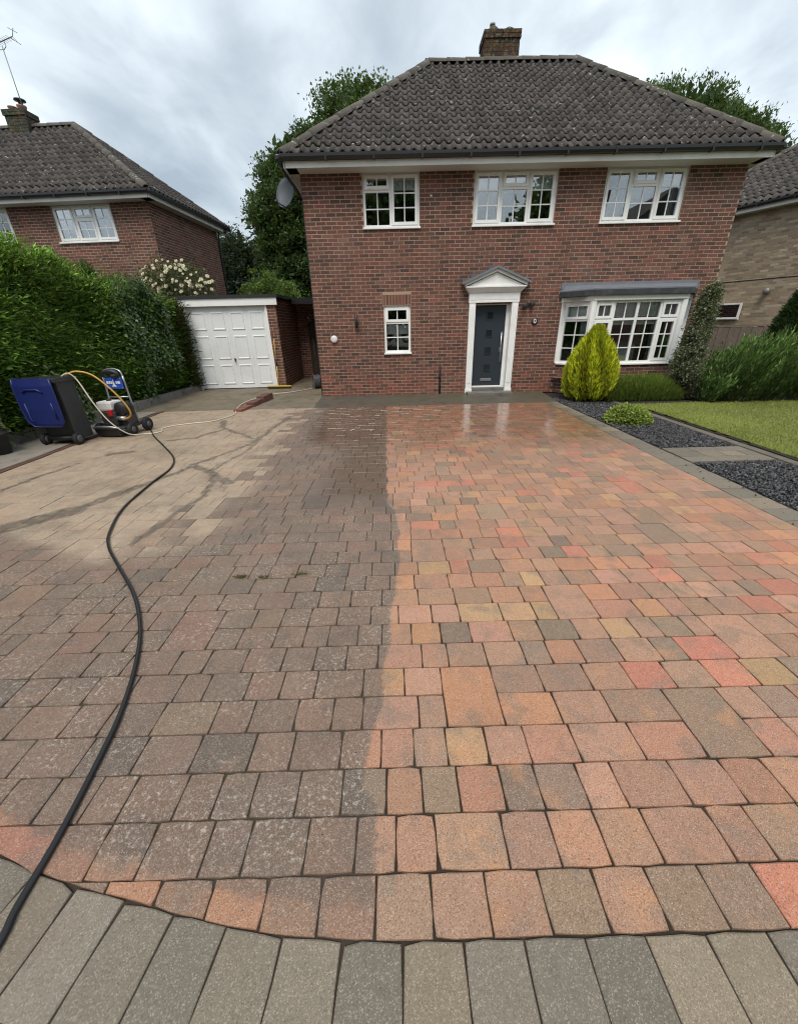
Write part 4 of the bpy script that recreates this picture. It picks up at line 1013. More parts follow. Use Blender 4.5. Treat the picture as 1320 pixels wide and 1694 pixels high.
cm = MB(); cm.box(3.14, 3.27, -.035, -.003, 2.01, 2.08); cam_l = cm.build('wall_lamp', M['blackplastic'], house, bevel=.01)
for s in (-1, 1):
    l2 = MB(); l2.smooth = True; l2.lathe([(.022,.08),(.05,.05),(.055,-.03),(.05,-.034)], (3.205+s*.085, -.09, 2.03+s*.015), 'y', 14); l2.build('lamp_head', M['blackplastic'], cam_l)
nm = MB(); nm.smooth = True; nm.lathe([(.078,0),(.078,-.012),(.07,-.02)], (3.41, -.003, 1.684), 'y', 20); nm = nm.build('number_plaque', M['blackplastic'], house)
n2 = MB(); n2.smooth = True
n2.ring_tube([(3.41+.026*math.cos(a), -.027, 1.684+.042*math.sin(a)) for a in np.linspace(0, 2*math.pi, 17)], .011, 6); n2.build('numeral', M['whitepl'], nm)
am = MB(); am.smooth = True; am.lathe([(.02,0),(.02,-.02),(.012,-.03)], (.90, -.002, 4.13), 'y', 12); am.build('sensor', M['whitepl'], house)
# satellite dish on the left corner
dsh = MB(); dsh.smooth = True; R_ = .27
prof = [(0.001,0.0),(R_*.25,.004),(R_*.5,.018),(R_*.75,.042),(R_,.075),(R_*1.01,.07),(R_*.75,.034),(R_*.4,.004),(0.001,-.008)]
dsh.lathe(prof, (0,0,0), 'z', 28)
dsh = dsh.build('satellite_dish', M['dish'], house)
ndir = Vector((-0.42, -0.86, 0.30)).normalized(); dsh.matrix_local = Matrix.Translation((-2.17, 0.12, 4.24)) @ ndir.to_track_quat('Z', 'Y').to_matrix().to_4x4() @ Matrix.Diagonal((0.86, 1.06, 1, 1))
ar = MB(); ar.smooth = True; ar.ring_tube([(-2.13,.16,4.16),(-1.98,.2,4.1),(HX0,.2,4.1)], .018, 8); ar.ring_tube([(-2.17,.08,3.99),(-2.33,-.22,4.03)], .011, 8); ar.box(-2.37,-2.31,-.27,-.21,4.01,4.07); ar.build('dish_arm', M['gutter'], house)
# bay window
bayp = [(4.06, 0.0), (4.52, -0.55), (6.56, -0.55), (7.02, 0.0)]
BZ = 0.735; BT = 2.065
for i in range(3):
    a, b = Vector((*bayp[i], 0)), Vector((*bayp[i+1], 0)); L = (b-a).length; ang = math.atan2(b.y-a.y, b.x-a.x)
    Ml = Matrix.Translation(a) @ Matrix.Rotation(ang, 4, 'Z')
    brick_wall(house, 0, L, 0.03, BZ-.03, [], Ml, BRED, 0, M['mortar'], name='bay_wall', thick=.1)
    if i == 1: cols = [(.22, [(.27,1,2,1),(.73,1,2,3)]), (.26, [(.27,0,2,1),(.73,0,2,3)]), (.26, [(.27,0,2,1),(.73,0,2,3)]), (.22, [(.27,1,2,1),(.73,1,2,3)])]
    else: cols = [(1, [(.27,1,2,1),(.73,0,2,3)])]
    window(house, .03, BZ, L-.06, BT-BZ, cols, Mloc=Ml, depth=.01, room=False, sill=True, name='bay_window', blinds=([(.03,.97,.745,.985),(.25,.75,.62,.735)] if i == 1 else [(.05,.95,.745,.985)]), curtains=([(.74,.82,.02,.62),(.14,.22,.02,.62)] if i == 1 else [(.6,.9,.02,.9)] if i == 0 else ()))
for q in bayp[1:3]:
    pm = MB(); pm.ring_tube([(q[0], q[1]+.02, BZ), (q[0], q[1]+.02, BT)], .075, 8); pm.build('bay_post', M['upvc'], house)
for q in (bayp[0], bayp[3]):
    pm = MB(); pm.box(q[0]-.05, q[0]+.05, -.03, .06, BZ, BT); pm.build('bay_post', M['upvc'], house)
def off(pl, o): return [(pl[0][0]-o*1.2, 0.0), (pl[1][0]-o*.5, pl[1][1]-o), (pl[2][0]+o*.5, pl[2][1]-o), (pl[3][0]+o*1.2, 0.0)]
fm = MB(); fm.prism(off(bayp, .06), BT+.001, BT+.10); fm.build('bay_fascia', M['fascia'], house, recalc=True)
o1 = off(bayp, .12); o2 = [(p[0]+(.05 if i < 2 else -.05), min(0, p[1]*0.25)) for i, p in enumerate(o1)]
bm_ = MB(); k = len(o1)
bm_.v = [(p[0],p[1],BT+.102) for p in o1] + [(p[0],p[1],BT+.205) for p in o1] + [(p[0]+(.015 if i < 2 else -.015),min(0,p[1]+.015),BT+.208) for i, p in enumerate(o1)]; bm_.c = [None]*12
bm_.f = [(3,2,1,0), (8,9,10,11)] + [(i,i+1,4+i+1,4+i) for i in range(3)] + [(4+i,4+i+1,8+i+1,8+i) for i in range(3)]
bm_.build('bay_roof_edge', M['gutterlead'], house, recalc=True)
bm_ = MB(); bm_.v = [(p[0],p[1],BT+.2085) for p in o1] + [(p[0],p[1],BT+.235) for p in o1] + [(p[0],p[1],BT+.335) for p in o2]; bm_.c = [None]*12
bm_.f = [(3,2,1,0), (8,9,10,11)] + [(i,i+1,4+i+1,4+i) for i in range(3)] + [(4+i,4+i+1,8+i+1,8+i) for i in range(3)]
bm_.build('bay_roof', M['leadlight'], house, recalc=True)
fl = MB(); fl.box(o1[0][0]+.02, o1[3][0]-.02, -.022, -.001, BT+.27, BT+.40); fl.build('bay_flashing', M['leadlight'], house)
# room behind the bay
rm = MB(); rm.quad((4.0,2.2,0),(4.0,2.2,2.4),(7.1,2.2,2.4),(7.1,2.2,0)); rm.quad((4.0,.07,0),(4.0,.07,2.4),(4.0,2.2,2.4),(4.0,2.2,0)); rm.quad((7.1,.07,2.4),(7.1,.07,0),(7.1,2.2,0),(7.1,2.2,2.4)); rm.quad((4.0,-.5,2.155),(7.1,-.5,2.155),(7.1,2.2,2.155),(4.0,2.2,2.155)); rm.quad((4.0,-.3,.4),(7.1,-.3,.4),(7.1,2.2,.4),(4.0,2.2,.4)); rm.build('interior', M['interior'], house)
sf = MB(); sf.box(5.5, 6.3, .5, 1.2, .4, 1.15); sf.build('armchair_back', M['curtain'], house, bevel=.12)

# ---------------------------------------------------------------- garage, gateway, brick edging
gar = thing('garage', (-4.5, 1.8, 0.06), 'flat roofed garage with white panelled up and over door', 'garage')
def GL(x, y, z): return (x+4.5, y-1.8, z-.06)
GX0, GX1 = -6.0, -3.19
brick_wall(gar, GL(GX0,0,0)[0], GL(GX1,0,0)[0], 0, 2.24, [(GL(-5.74,0,0)[0], GL(-3.45,0,0)[0], 0, 2.235)], I4, BRED, 60, M['mortar'], phase=.05)
brick_wall(gar, 0, 4.6, 0, 2.34, [], Matrix.Translation(GL(GX1,1.8,.06)) @ Matrix.Rotation(math.radians(90), 4, 'Z'), BRED, 150, M['mortar'], name='side_wall', thick=.22)
brick_wall(gar, -4.6, 0, 0, 2.34, [], Matrix.Translation(GL(GX0,1.8,.06)) @ Matrix.Rotation(math.radians(-90), 4, 'Z'), BRED, 0, M['mortar'], name='side_wall', thick=.22)
gf = MB(); a0, a1 = GL(-5.74,0,0)[0], GL(-3.45,0,0)[0]
gf.box(a0, a0+.06, .0, .1, 0, 2.235); gf.box(a1-.06, a1, .0, .1, 0, 2.235); gf.box(a0+.06, a1-.06, .0, .1, 2.19, 2.235); gf.build('door_frame', M['upvc'], gar)
gd = MB(); gd.box(a0+.062, a1-.062, .05, .09, .03, 2.188); gdo = gd.build('garage_door', M['gdoor'], gar)
pw_ = (a1-a0-.124)/4
rowsg = [(1.60, 2.05), (0.83, 1.45), (0.14, 0.68)]
for i in range(4):
    for (z0, z1) in rowsg:
        x0 = a0+.062+i*pw_+.085; x1 = x0+pw_-.17; p_ = MB()
        b = .03
        p_.v = [(x0,.05,z0),(x1,.05,z0),(x1,.05,z1),(x0,.05,z1),(x0+.012,.034,z0+.012),(x1-.012,.034,z0+.012),(x1-.012,.034,z1-.012),(x0+.012,.034,z1-.012),
                (x0+b,.034,z0+b),(x1-b,.034,z0+b),(x1-b,.034,z1-b),(x0+b,.034,z1-b),(x0+b+.015,.046,z0+b+.015),(x1-b-.015,.046,z0+b+.015),(x1-b-.015,.046,z1-b-.015),(x0+b+.015,.046,z1-b-.015)]
        p_.c = [None]*16
        for k in range(3):
            for q in range(4): p_.f.append((4*k+q, 4*k+(q+1)%4, 4*k+4+(q+1)%4, 4*k+4+q))
        p_.f.append((12,13,14,15)); p_.build('panel', M['gdoor'], gdo)
for i in range(1, 4):
    s_ = MB(); x = a0+.062+i*pw_; s_.box(x-.006, x+.006, .044, .0495, .04, 2.18); s_.build('seam', M['gdoor'], gdo)
hm = MB(); hm.smooth = True; hm.lathe([(.03,.0),(.03,-.012),(.016,-.016),(.016,-.05)], (GL(-4.58,0,0)[0], .05, .82), 'y', 12); hm.box(GL(-4.58,0,0)[0]-.008, GL(-4.58,0,0)[0]+.008, -.012, .0, .74, .86); hm.build('handle', M['blackplastic'], gdo)
fb = MB(); fb.box(GL(-6.02,0,0)[0], GL(-3.14,0,0)[0], -.06, .0-.002, 2.195, 2.375); fb.build('fascia', M['upvc'], gar)
rf = MB(); rf.box(GL(-6.05,0,0)[0], GL(-3.10,0,0)[0], -.09, 4.7, 2.377, 2.455); rf.build('flat_roof', M['felt'], gar)
gate = thing('gateway', (-2.5, 4.3, 0.06), 'arched brick gateway with dark timber gate between garage and house', 'gate')
cr_, half = 0.0, 0.36
def arch_open(x, z): return (abs(x) < half and z < 1.62) or (math.hypot(x, z-1.62) < half)
brick_wall(gate, -.69, .66, 0, 2.32, [(-half, half, 0, 1.98)], I4, BRED, 60, M['mortar'], thick=.22)
for k in range(13):
    a = math.pi*(k+.5)/13; R_ = half+.09
    bm_ = MB(); bm_.box(-.035, .035, -.01, .1, -.1, .1); o = bm_.build('arch_brick', M['brick_o'], gate)
    o.matrix_local = Matrix.Translation((math.cos(a)*R_, -.005, 1.62+math.sin(a)*R_)) @ Matrix.Rotation(math.pi/2-a, 4, 'Y'); c = bcol(BRED); o.color = (*c, 1)
for k in range(6):
    x0 = -half+k*half/3; bm_ = MB(); xm = x0+half/6; hz = 1.60+math.sqrt(max(0, half**2-xm**2)); bm_.box(x0+.004, x0+half/3-.004, .06, .085+.004*(k % 2), .05, hz); bm_.build('gate_board', M['timber'], gate)
rf = thing('side_roof', (-2.5, 3.4, 2.43), 'narrow dark flat roof bridging garage and house above the gateway', 'roof')
r_ = MB(); r_.box(-.6, .665, .0, 1.6, 0.012, .075); r_.build('deck', M['felt'], rf)
r_ = MB(); r_.box(-.6, .665, -.03, -.002, -.09, .078); r_.build('fascia', M['gutter'], rf)
# red brick edging steps beside the apron
be = thing('brick_edging', (-3.4, -1.0, 0), 'three weathered red bricks stepping up towards the garage', 'edging')
for k, (x, y, z) in enumerate(((-.08, -.35, .06), (.03, .18, .12), (.13, .68, .18))):
    for q in range(2):
        mb = MB(); mb.box(-.1, .1, -.125, .125, 0, z); o = mb.build('brick', M['brick_o'], be, bevel=.008); o.location = (x+q*.03, y+q*.255, -.01+q*.01); o.rotation_euler = (0, 0, -.22); c = (.22,.075,.05) if k == 0 else (.13,.055,.045); o.color = (*c, 1)

# ---------------------------------------------------------------- neighbouring houses
nL = thing('neighbour_house', (-6.98, 3.75, 0.3), 'brick house with hipped grey roof and tv aerial behind the tall hedge', 'house', math.radians(-4))
LZ = 4.78; NW = 5.2; ND = 4.2
wl_open = (-2.98, -1.14, 3.86, 4.76); wl_open2 = (-6.1, -4.34, 3.86, 4.76)
brick_wall(nL, -7.0, 0, 0, LZ, [wl_open, wl_open2], I4, BRED, 200, M['mortar'])
brick_wall(nL, 0, ND, 0, LZ, [], Matrix.Rotation(math.radians(90), 4, 'Z'), BRED, 100, M['mortar'], name='side_wall', phase=.11)
for wo_ in (wl_open, wl_open2):
    window(nL, wo_[0], wo_[2], wo_[1]-wo_[0], .90, [(0.345, [(1, 1, 2, 3)]), (0.33, [(0.34, 1, 2, 1), (0.66, 1, 2, 2)]), (0.345, [(1, 1, 2, 3)])], curtains=[(.03,.97,.05,.97)])
lx1, ly0, ly1, lz = 0.36, -.40, ND+.40, LZ+.17
lrx, lry, lrz = -2.95, 2.1, 7.25
NE = [(-8.0, ly0, lz), (lx1, ly0, lz), (lx1, ly1, lz), (-8.0, ly1, lz)]; NA, NB = (-8.0, lry, lrz), (lrx, lry, lrz)
r_ = MB(); dz = Vector((0,0,-.04)); q = lambda p: tuple(Vector(p)+dz)
r_.poly([q(NE[0]), q(NE[1]), q(NB), q(NA)]); r_.poly([q(NE[1]), q(NE[2]), q(NB)]); r_.poly([q(NE[2]), q(NE[3]), q(NA), q(NB)]); lroof = r_.build('roof', M['felt'], nL)
LW = Matrix.Translation((-6.98, 3.75, 0.3)) @ Matrix.Rotation(math.radians(-4), 4, 'Z')
slope(nL, lroof, [NE[0], NE[1], NB, NA], 13, .199, 250, LW); slope(nL, lroof, [NE[1], NE[2], NB], 13, .199, 50, LW)
ridge_line(lroof, (lx1-.02, ly0, lz+.02), (lrx, lry, lrz+.03)); ridge_line(lroof, (lx1-.02, ly1, lz+.02), (lrx, lry, lrz+.03)); ridge_line(lroof, (-8, lry, lrz+.03), (lrx, lry, lrz+.03))
eaves(nL, -8, lx1-.01, ly0-.01, lz-.005, 0, LZ-.02, lz-.09)
fm = MB(); fm.box(lx1-.075, lx1-.05, ly0+.05, ly1-.05, LZ-.02, lz-.09); fm.build('fascia', M['fascia'], nL)
sm = MB(); sm.box(.0, lx1-.076, ly0+.08, ly1-.1, LZ-.016, LZ-.004); sm.build('soffit', M['soffit'], nL)
gm = MB(); gm.box(lx1-.046, lx1+.068, ly0-.05, ly1, lz-.098, lz-.005); gm.build('gutter', M['gutter'], nL, bevel=.02)
dp = MB(); dp.smooth = True; dp.ring_tube(smooth_path([(lx1, ly1-.35, lz-.1), (lx1, ly1-.38, lz-.2), (.06, ND-.03, lz-.45), (.06, ND-.03, .1)], 5), .036, 8); dp.build('downpipe', M['gutter'], nL)
# chimney and aerial
cc = (-4.62, 2.1)
ch = MB()
for k in range(9):
    z = 6.95+k*.075; i_ = 0.0 if k < 7 else .03
    for qn in range(3): a = cc[0]-.33+.22*qn; ch.box(a-(i_ if qn == 0 else 0)+.004, a+.22+(i_ if qn == 2 else 0)-.004, cc[1]-.25-i_, cc[1]+.25+i_, z+.004, z+.071, (0.055*random.uniform(.7,1.3), .055, .045))
ch.build('chimney', M['chimney'], lroof)
for (px, h_) in ((-.22, .14), (.16, .16)):
    pm = MB(); pm.smooth = True; pm.lathe([(.12,0),(.11,.1),(.13,.12),(.13,h_),(.1,h_+.01)], (cc[0]+px*.8, cc[1], 7.62), seg=12); pm.build('chimney_pot', M['terracotta'], lroof)
pm = MB(); pm.smooth = True; pm.lathe([(.06,0),(.06,.1),(.16,.12),(.15,.15),(.05,.18)], (cc[0]+.13, cc[1], 7.77), seg=12); pm.build('chimney_cowl', M['blackplastic'], lroof)
ae = MB(); ae.smooth = True
mx, my = cc[0]+.38, cc[1]-.27; zt = 8.95
ae.ring_tube([(mx, my, 7.3), (mx-.03, my, zt)], .013, 6)
ae = ae.build('aerial_mast', M['cowl'], lroof)
bm_ = MB(); tl = Vector((mx-.55, my+.12, zt+.06)); tr_ = Vector((mx+.50, my-.16, zt+.10)); bm_.ring_tube([tl, tr_], .012, 6)
bm_.ring_tube([(mx-.40,my+.05,zt+.05),(mx-.22,my+.02,zt-.06),(mx,my,zt-.07),(mx+.1,my-.02,zt-.02),(mx+.1,my-.03,zt+.08)], .009, 5)
for k in range(12):
    p_ = tl.lerp(tr_, k/12.5); bm_.ring_tube([p_+Vector((.04,.09,-.015)), p_-Vector((.04,.09,-.015))], .005, 4)
for s in (-1, 1): bm_.ring_tube([tr_, tr_+Vector((.13,-.05,.14*s))], .008, 5); bm_.ring_tube([tr_+Vector((.05,-.15,.10*s)), tr_+Vector((.09,.12,.12*s))], .007, 5)
bm_.build('aerial', M['cowl'], lroof)

nR = thing('neighbour_house', (12.426, 4.256, 0.0), 'buff brick house with dark tiled roof beyond the lawn on the right', 'house', math.radians(-62.0))
# local x runs away from the camera along the wall? keep local x to the right-hand end of the wall as seen from the lawn
L_ = 9.0
nR.rotation_euler = (0, 0, math.atan2(-(5.704-4.256), (12.426-11.725)))
win_r = (-2.0, -.55, 1.62, 2.12)
brick_wall(nR, -6.0, 3.5, 0, 4.86, [], I4, BBUF, 0, M['mortar_y'])
bd = MB(); bd.box(-6, 3.5, -.012, -.003, 2.78, 2.80); bd.build('wall_cable', M['gutter'], nR)
rz = 4.95; RWm = Matrix.Translation((12.426, 4.256, 0)) @ Matrix.Rotation(nR.rotation_euler.z, 4, 'Z')
RE = [(-4.6, -.35, rz), (4.5, -.35, rz), (4.5, 3.2, rz+2.2), (-1.6, 3.2, rz+2.2)]
r_ = MB(); r_.poly([q(p) for p in RE]); r_.poly([q((-4.6,-.35,rz)), q((-1.6,3.2,rz+2.2)), q((-4.6,6.6,rz))]); rroof = r_.build('roof', M['felt'], nR)
slope(nR, rroof, RE, 13, .21, 0, RWm); ridge_line(rroof, (-4.6,-.35,rz+.03), (-1.6,3.2,rz+2.24)); ridge_line(rroof, (-1.6,3.2,rz+2.24), (4.5,3.2,rz+2.24))
eaves(nR, -4.6, 4.5, -.36, rz-.005, 0, rz-.2, rz-.09)
window(nR, win_r[0], win_r[2], win_r[1]-win_r[0], .5, [(1, [(1, 0, 1, 1)])], depth=-.11, room=False, sill=True)
bx = MB(); bx.box(win_r[0]+.05, win_r[1]-.05, -.03, -.008, win_r[2]+.05, win_r[3]-.05); bx.build('window_backing', M['doorglass'], nR)
lm = MB(); lm.smooth = True; lm.lathe([(.05,0),(.09,-.06),(.10,-.16),(.06,-.2)], (.05, -.004, 2.42), 'y', 14); lm.build('wall_lamp', M['cowl'], nR)

# ---------------------------------------------------------------- plants
def rand_dirs(n):
    v = rng.normal(size=(n, 3)); return v/np.linalg.norm(v, axis=1, keepdims=True)
def leaves(P, D, L, W, C, fold=0.25, roll=None):
    """one folded diamond leaf per point"""
    n = len(P); D = D/np.linalg.norm(D, axis=1, keepdims=True)
    r = rand_dirs(n) if roll is None else roll
    S = np.cross(D, r); S /= np.linalg.norm(S, axis=1, keepdims=True)+1e-9; U = np.cross(S, D)
    L = np.broadcast_to(L, n)[:, None]; W = np.broadcast_to(W, n)[:, None]
    a = P; b = P + D*L*.45 + S*W*.5 + U*W*fold; c = P + D*L; d = P + D*L*.45 - S*W*.5 + U*W*fold
    V = np.stack([a, b, c, d], 1).reshape(-1, 3); F = np.arange(4*n).reshape(n, 4)
    return V, F, np.repeat(C, 4, axis=0)
def join(parts):
    V, F, C = [], [], []; k = 0
    for v, f, c in parts: V.append(v); F.append(f+k); C.append(c); k += len(v)
    return np.concatenate(V), np.concatenate(F), np.concatenate(C)
def jitter_col(n, cols, w=None, var=0.22):
    cols = np.array(cols); idx = rng.choice(len(cols), n, p=None if w is None else np.array(w)/sum(w))
    return cols[idx]*rng.uniform(1-var, 1+var, (n, 1))*rng.uniform(.94, 1.06, (n, 3))
def vnoise(P, s, seed=0):
    r = np.random.default_rng(seed); o = np.zeros(len(P))
    for k in range(5):
        d = r.normal(size=3); d /= np.linalg.norm(d); o += np.sin(P @ d*s*(1.0+.55*k)+r.uniform(0, 6.28))/(1+.5*k)
    return o/2.6
def blob_foliage(center, rad, n_clump, per, clump_r, L, W, cols, seed, shell=0.25, up=0.25, lumps=0.22, w=None, zcut=None):
    """leaf clumps over an uneven crown"""
    c = np.array(center); rad = np.array(rad)
    d = rand_dirs(n_clump); rr = rng.uniform(shell, 1.0, n_clump)**(0.6)
    rr = rr*(1+lumps*vnoise(d*3.0, 1.6, seed) + lumps*.6*vnoise(d*3.0, 4.2, seed+1))
    cc = c + d*rad*rr[:, None]
    if zcut is not None: cc = cc[cc[:, 2] > zcut]
    n = len(cc)*per; idx = np.repeat(np.arange(len(cc)), per)
    off = rng.normal(size=(n, 3))*clump_r*np.array([1, 1, .7]); P = cc[idx]+off
    out = (P-c)/rad; out /= np.linalg.norm(out, axis=1, keepdims=True)+1e-9
    D = out*.6 + rand_dirs(n)*.8 + np.array([0, 0, up])
    tone = rng.uniform(.7, 1.25, len(cc))[idx][:, None]
    C = jitter_col(n, cols, w)*tone
    return leaves(P, D, rng.uniform(.7, 1.3, n)*L, rng.uniform(.7, 1.3, n)*W, C)
def tree(name, base, label, crowns, trunk_h, trunk_r, cols, limbs=6, mat='leaf', cat='tree', group=None):
    t = thing(name, base, label, cat, group=group)
    tb = MB(); tb.smooth = True
    tb.ring_tube([(0,0,-.1),(.05,.02,trunk_h*.35),(-.04,.05,trunk_h*.7),(0,0,trunk_h)], [trunk_r*1.25, trunk_r, trunk_r*.8, trunk_r*.55], 10)
    for k in range(limbs):
        a = 2*math.pi*k/limbs+.4; c = crowns[k % len(crowns)]; e = Vector(c[0])-Vector(base) + Vector((math.cos(a)*c[1][0]*.6, math.sin(a)*c[1][1]*.6, c[1][2]*.2))
        s = Vector((0,0,trunk_h*(.55+.4*k/limbs))); m_ = s.lerp(e, .5)+Vector((0,0,.3))
        tb.ring_tube([s, m_, e], [trunk_r*.45, trunk_r*.28, trunk_r*.08], 7)
    tb.build('trunk', M['bark'], t)
    parts = [blob_foliage(np.array(c[0])-np.array(base), c[1], int(c[2]*2.3), int(c[3]*2.0), c[4]*.68, c[5]*.78, c[6]*.85, cols, 11+17*i) for i, c in enumerate(crowns)]
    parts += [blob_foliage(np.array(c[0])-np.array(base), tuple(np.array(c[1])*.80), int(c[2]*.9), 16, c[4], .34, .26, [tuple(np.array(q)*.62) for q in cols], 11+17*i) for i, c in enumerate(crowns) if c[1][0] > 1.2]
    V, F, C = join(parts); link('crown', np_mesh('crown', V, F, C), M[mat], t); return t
DG = [(0.050,0.098,0.020),(0.070,0.130,0.026),(0.036,0.070,0.017),(0.095,0.165,0.032)]
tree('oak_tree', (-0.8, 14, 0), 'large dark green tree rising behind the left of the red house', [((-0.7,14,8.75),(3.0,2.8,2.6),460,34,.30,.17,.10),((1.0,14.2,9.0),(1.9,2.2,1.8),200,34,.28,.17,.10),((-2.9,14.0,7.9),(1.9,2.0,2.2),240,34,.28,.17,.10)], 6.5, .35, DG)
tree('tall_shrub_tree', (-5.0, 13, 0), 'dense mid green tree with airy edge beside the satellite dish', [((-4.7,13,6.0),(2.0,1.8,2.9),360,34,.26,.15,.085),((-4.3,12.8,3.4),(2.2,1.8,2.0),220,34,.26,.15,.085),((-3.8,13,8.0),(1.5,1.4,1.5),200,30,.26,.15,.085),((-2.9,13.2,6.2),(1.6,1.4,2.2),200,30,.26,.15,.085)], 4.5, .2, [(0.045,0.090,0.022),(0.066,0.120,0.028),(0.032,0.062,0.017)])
tree('small_tree', (-8.3, 14.5, 0), 'blue green feathery tree between the neighbouring house and the taller trees', [((-8.2,14.5,4.3),(1.25,1.2,2.0),200,34,.28,.14,.06),((-7.7,14.5,2.6),(1.6,1.2,1.8),170,34,.28,.14,.06)], 3.6, .13, [(0.035,0.058,0.040),(0.048,0.072,0.048),(0.025,0.045,0.03)])
tree('garden_bush', (-4.75, 7.2, 0), 'bright light green bush showing over the garage roof', [((-4.75,7.2,2.45),(1.15,.9,1.1),170,40,.15,.09,.05)], 1.6, .08, [(0.10,0.17,0.03),(0.075,0.135,0.025),(0.13,0.20,0.04)], limbs=4, cat='bush')
tree('windswept_tree', (14.6, 15, 0), 'feathery green tree behind the right end of the red house roof', [((14.4,15,9.1),(3.0,2.5,2.5),400,34,.30,.20,.075),((17.0,15,8.5),(2.3,2.0,2.1),260,34,.30,.20,.075),((18.8,15,8.2),(1.5,1.5,1.4),130,34,.30,.22,.07),((12.2,15,9.7),(1.5,1.5,1.4),110,30,.28,.18,.075),((16.2,15.2,10.2),(1.2,1.2,.9),60,30,.30,.2,.07),((14.7,15,6.0),(2.6,2,2),200,30,.3,.2,.08)], 6.5, .3, [(0.060,0.115,0.024),(0.085,0.150,0.030),(0.040,0.076,0.020)])
# upward sprays on the windswept tree's outline are part of its crown above

# tall conifer hedge
hd = thing('conifer_hedge', (-6.75, -1.5, 0), 'tall clipped green conifer hedge along the left of the driveway', 'hedge')
HYS = [-9.0, -4.5, -1.0, 1.6]
def hface(y): return np.interp(y, [-9, -4.5, -1.0, 1.0, 1.75], [-6.62, -6.30, -6.02, -5.88, -5.74])
def htop(y): return .05*np.sin(3.1*np.asarray(y)+.5)+.05*np.sin(6.7*np.asarray(y)+1)+np.interp(y, [-9, -2.4, -1.6, -.7, .6, 1.75], [3.05, 2.98, 2.84, 2.66, 2.56, 2.52])
ny, nz = 70, 24; V = []; F = []
ysv = np.linspace(-9, 1.72, ny)
prof = [(0.05, .10), (0.0, .35), (-.02, .8), (0.0, 1.4), (.03, 2.0), (.12, 2.45), (.35, 2.66), (.8, 2.72), (1.5, 2.70), (1.7, 2.3), (1.7, 0)]
for i, y in enumerate(ysv):
    for (dxp, zf) in prof:
        z = zf/2.72*(htop(y)-.12); P_ = np.array([[hface(y)-.16-dxp, y, z]]); nv = vnoise(P_, 2.3, 3)[0]*.17+vnoise(P_, 6, 4)[0]*.07-.05
        V.append((P_[0,0]+nv, y, z+nv*.5))
kk = len(prof)
for i in range(ny-1):
    for j in range(kk-1): F.append((i*kk+j, (i+1)*kk+j, (i+1)*kk+j+1, i*kk+j+1))
F.append(tuple(range((ny-1)*kk, (ny-1)*kk+4))); 
F = [f for f in F if len(f) == 4]
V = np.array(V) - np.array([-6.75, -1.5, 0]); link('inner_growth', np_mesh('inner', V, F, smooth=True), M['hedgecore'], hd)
def hedge_pts(n, ymin=-6.2, ymax=1.72):
    y = rng.uniform(ymin, ymax, n); top = htop(y); s = rng.uniform(0, 1, n); zt = s*(3.55)
    z = np.minimum(zt, top-.02); ontop = zt > top*0.985
    ins = np.where(ontop, rng.uniform(0, 1.0, n)**1.2*1.2, 0.0)
    rnd_ = np.clip((z-(top-.35))/.35, 0, 1); x = hface(y) - .16 - ins - .18*rnd_**2 + .05*np.where(ontop, 0, 1)
    P = np.stack([x, y, np.where(ontop, top-.10, np.maximum(z, .30+.12*rng.random(n)))], 1)
    P[:, 0] -= .14*np.clip((.7-P[:, 2])/.5, 0, 1)
    b = vnoise(P, 2.3, 3)*.20 + vnoise(P, 6, 4)*.09
    P[:, 0] += b*np.where(ontop, .2, 1); P[:, 2] += np.where(ontop, b*.8, 0)
    return P, ontop, b
parts = []
n = 150000; P, ot, b = hedge_pts(n)
P[:, 0] += rng.uniform(-.10, .06, n)
D = np.stack([rng.normal(.55, .35, n), rng.normal(.1, .45, n), rng.normal(.15, .35, n)], 1); D[ot, 2] += .8
hgt = np.clip(P[:, 2]/3.0, 0, 1)
C = jitter_col(n, [(0.045,0.100,0.016),(0.065,0.135,0.020),(0.030,0.068,0.013),(0.090,0.165,0.024)], [30,30,22,18]); C *= np.clip(1.55+4.2*np.clip(b, -.3, .3), .35, 3)[:, None]  # shade painted into the leaf colour: darker in hollows, lighter on bumps
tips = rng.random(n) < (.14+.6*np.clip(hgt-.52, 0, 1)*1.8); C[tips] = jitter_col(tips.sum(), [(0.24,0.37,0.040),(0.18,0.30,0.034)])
end = P[:, 1] > .2; C[end] = C[end]*np.array([1.0, .92, .9]); brn = end & (rng.random(n) < .05); C[brn] = np.array([.07, .05, .025])
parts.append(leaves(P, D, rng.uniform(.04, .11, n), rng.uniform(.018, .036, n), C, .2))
for k in range(150):
    P0, o0, _b = hedge_pts(1, -6.0, 1.6); c0 = P0[0]; tp = bool(o0[0]) or c0[2] > 2.2; sp_ = 240
    r0 = np.array([.16, .30, .20])*random.uniform(.7, 1.5); P = c0+rng.normal(0, 1, (sp_, 3))*r0*.6; tone = random.uniform(.75, 1.5)
    D = np.stack([rng.normal(.7, .3, sp_), rng.normal(.05, .45, sp_), rng.normal(-.05 if not tp else .7, .35, sp_)], 1)
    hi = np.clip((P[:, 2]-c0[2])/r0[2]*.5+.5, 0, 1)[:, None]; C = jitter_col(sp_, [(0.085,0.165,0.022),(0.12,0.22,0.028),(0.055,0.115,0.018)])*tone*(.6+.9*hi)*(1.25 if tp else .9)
    parts.append(leaves(P, D, rng.uniform(.045, .12, sp_), rng.uniform(.02, .036, sp_), C, .2))
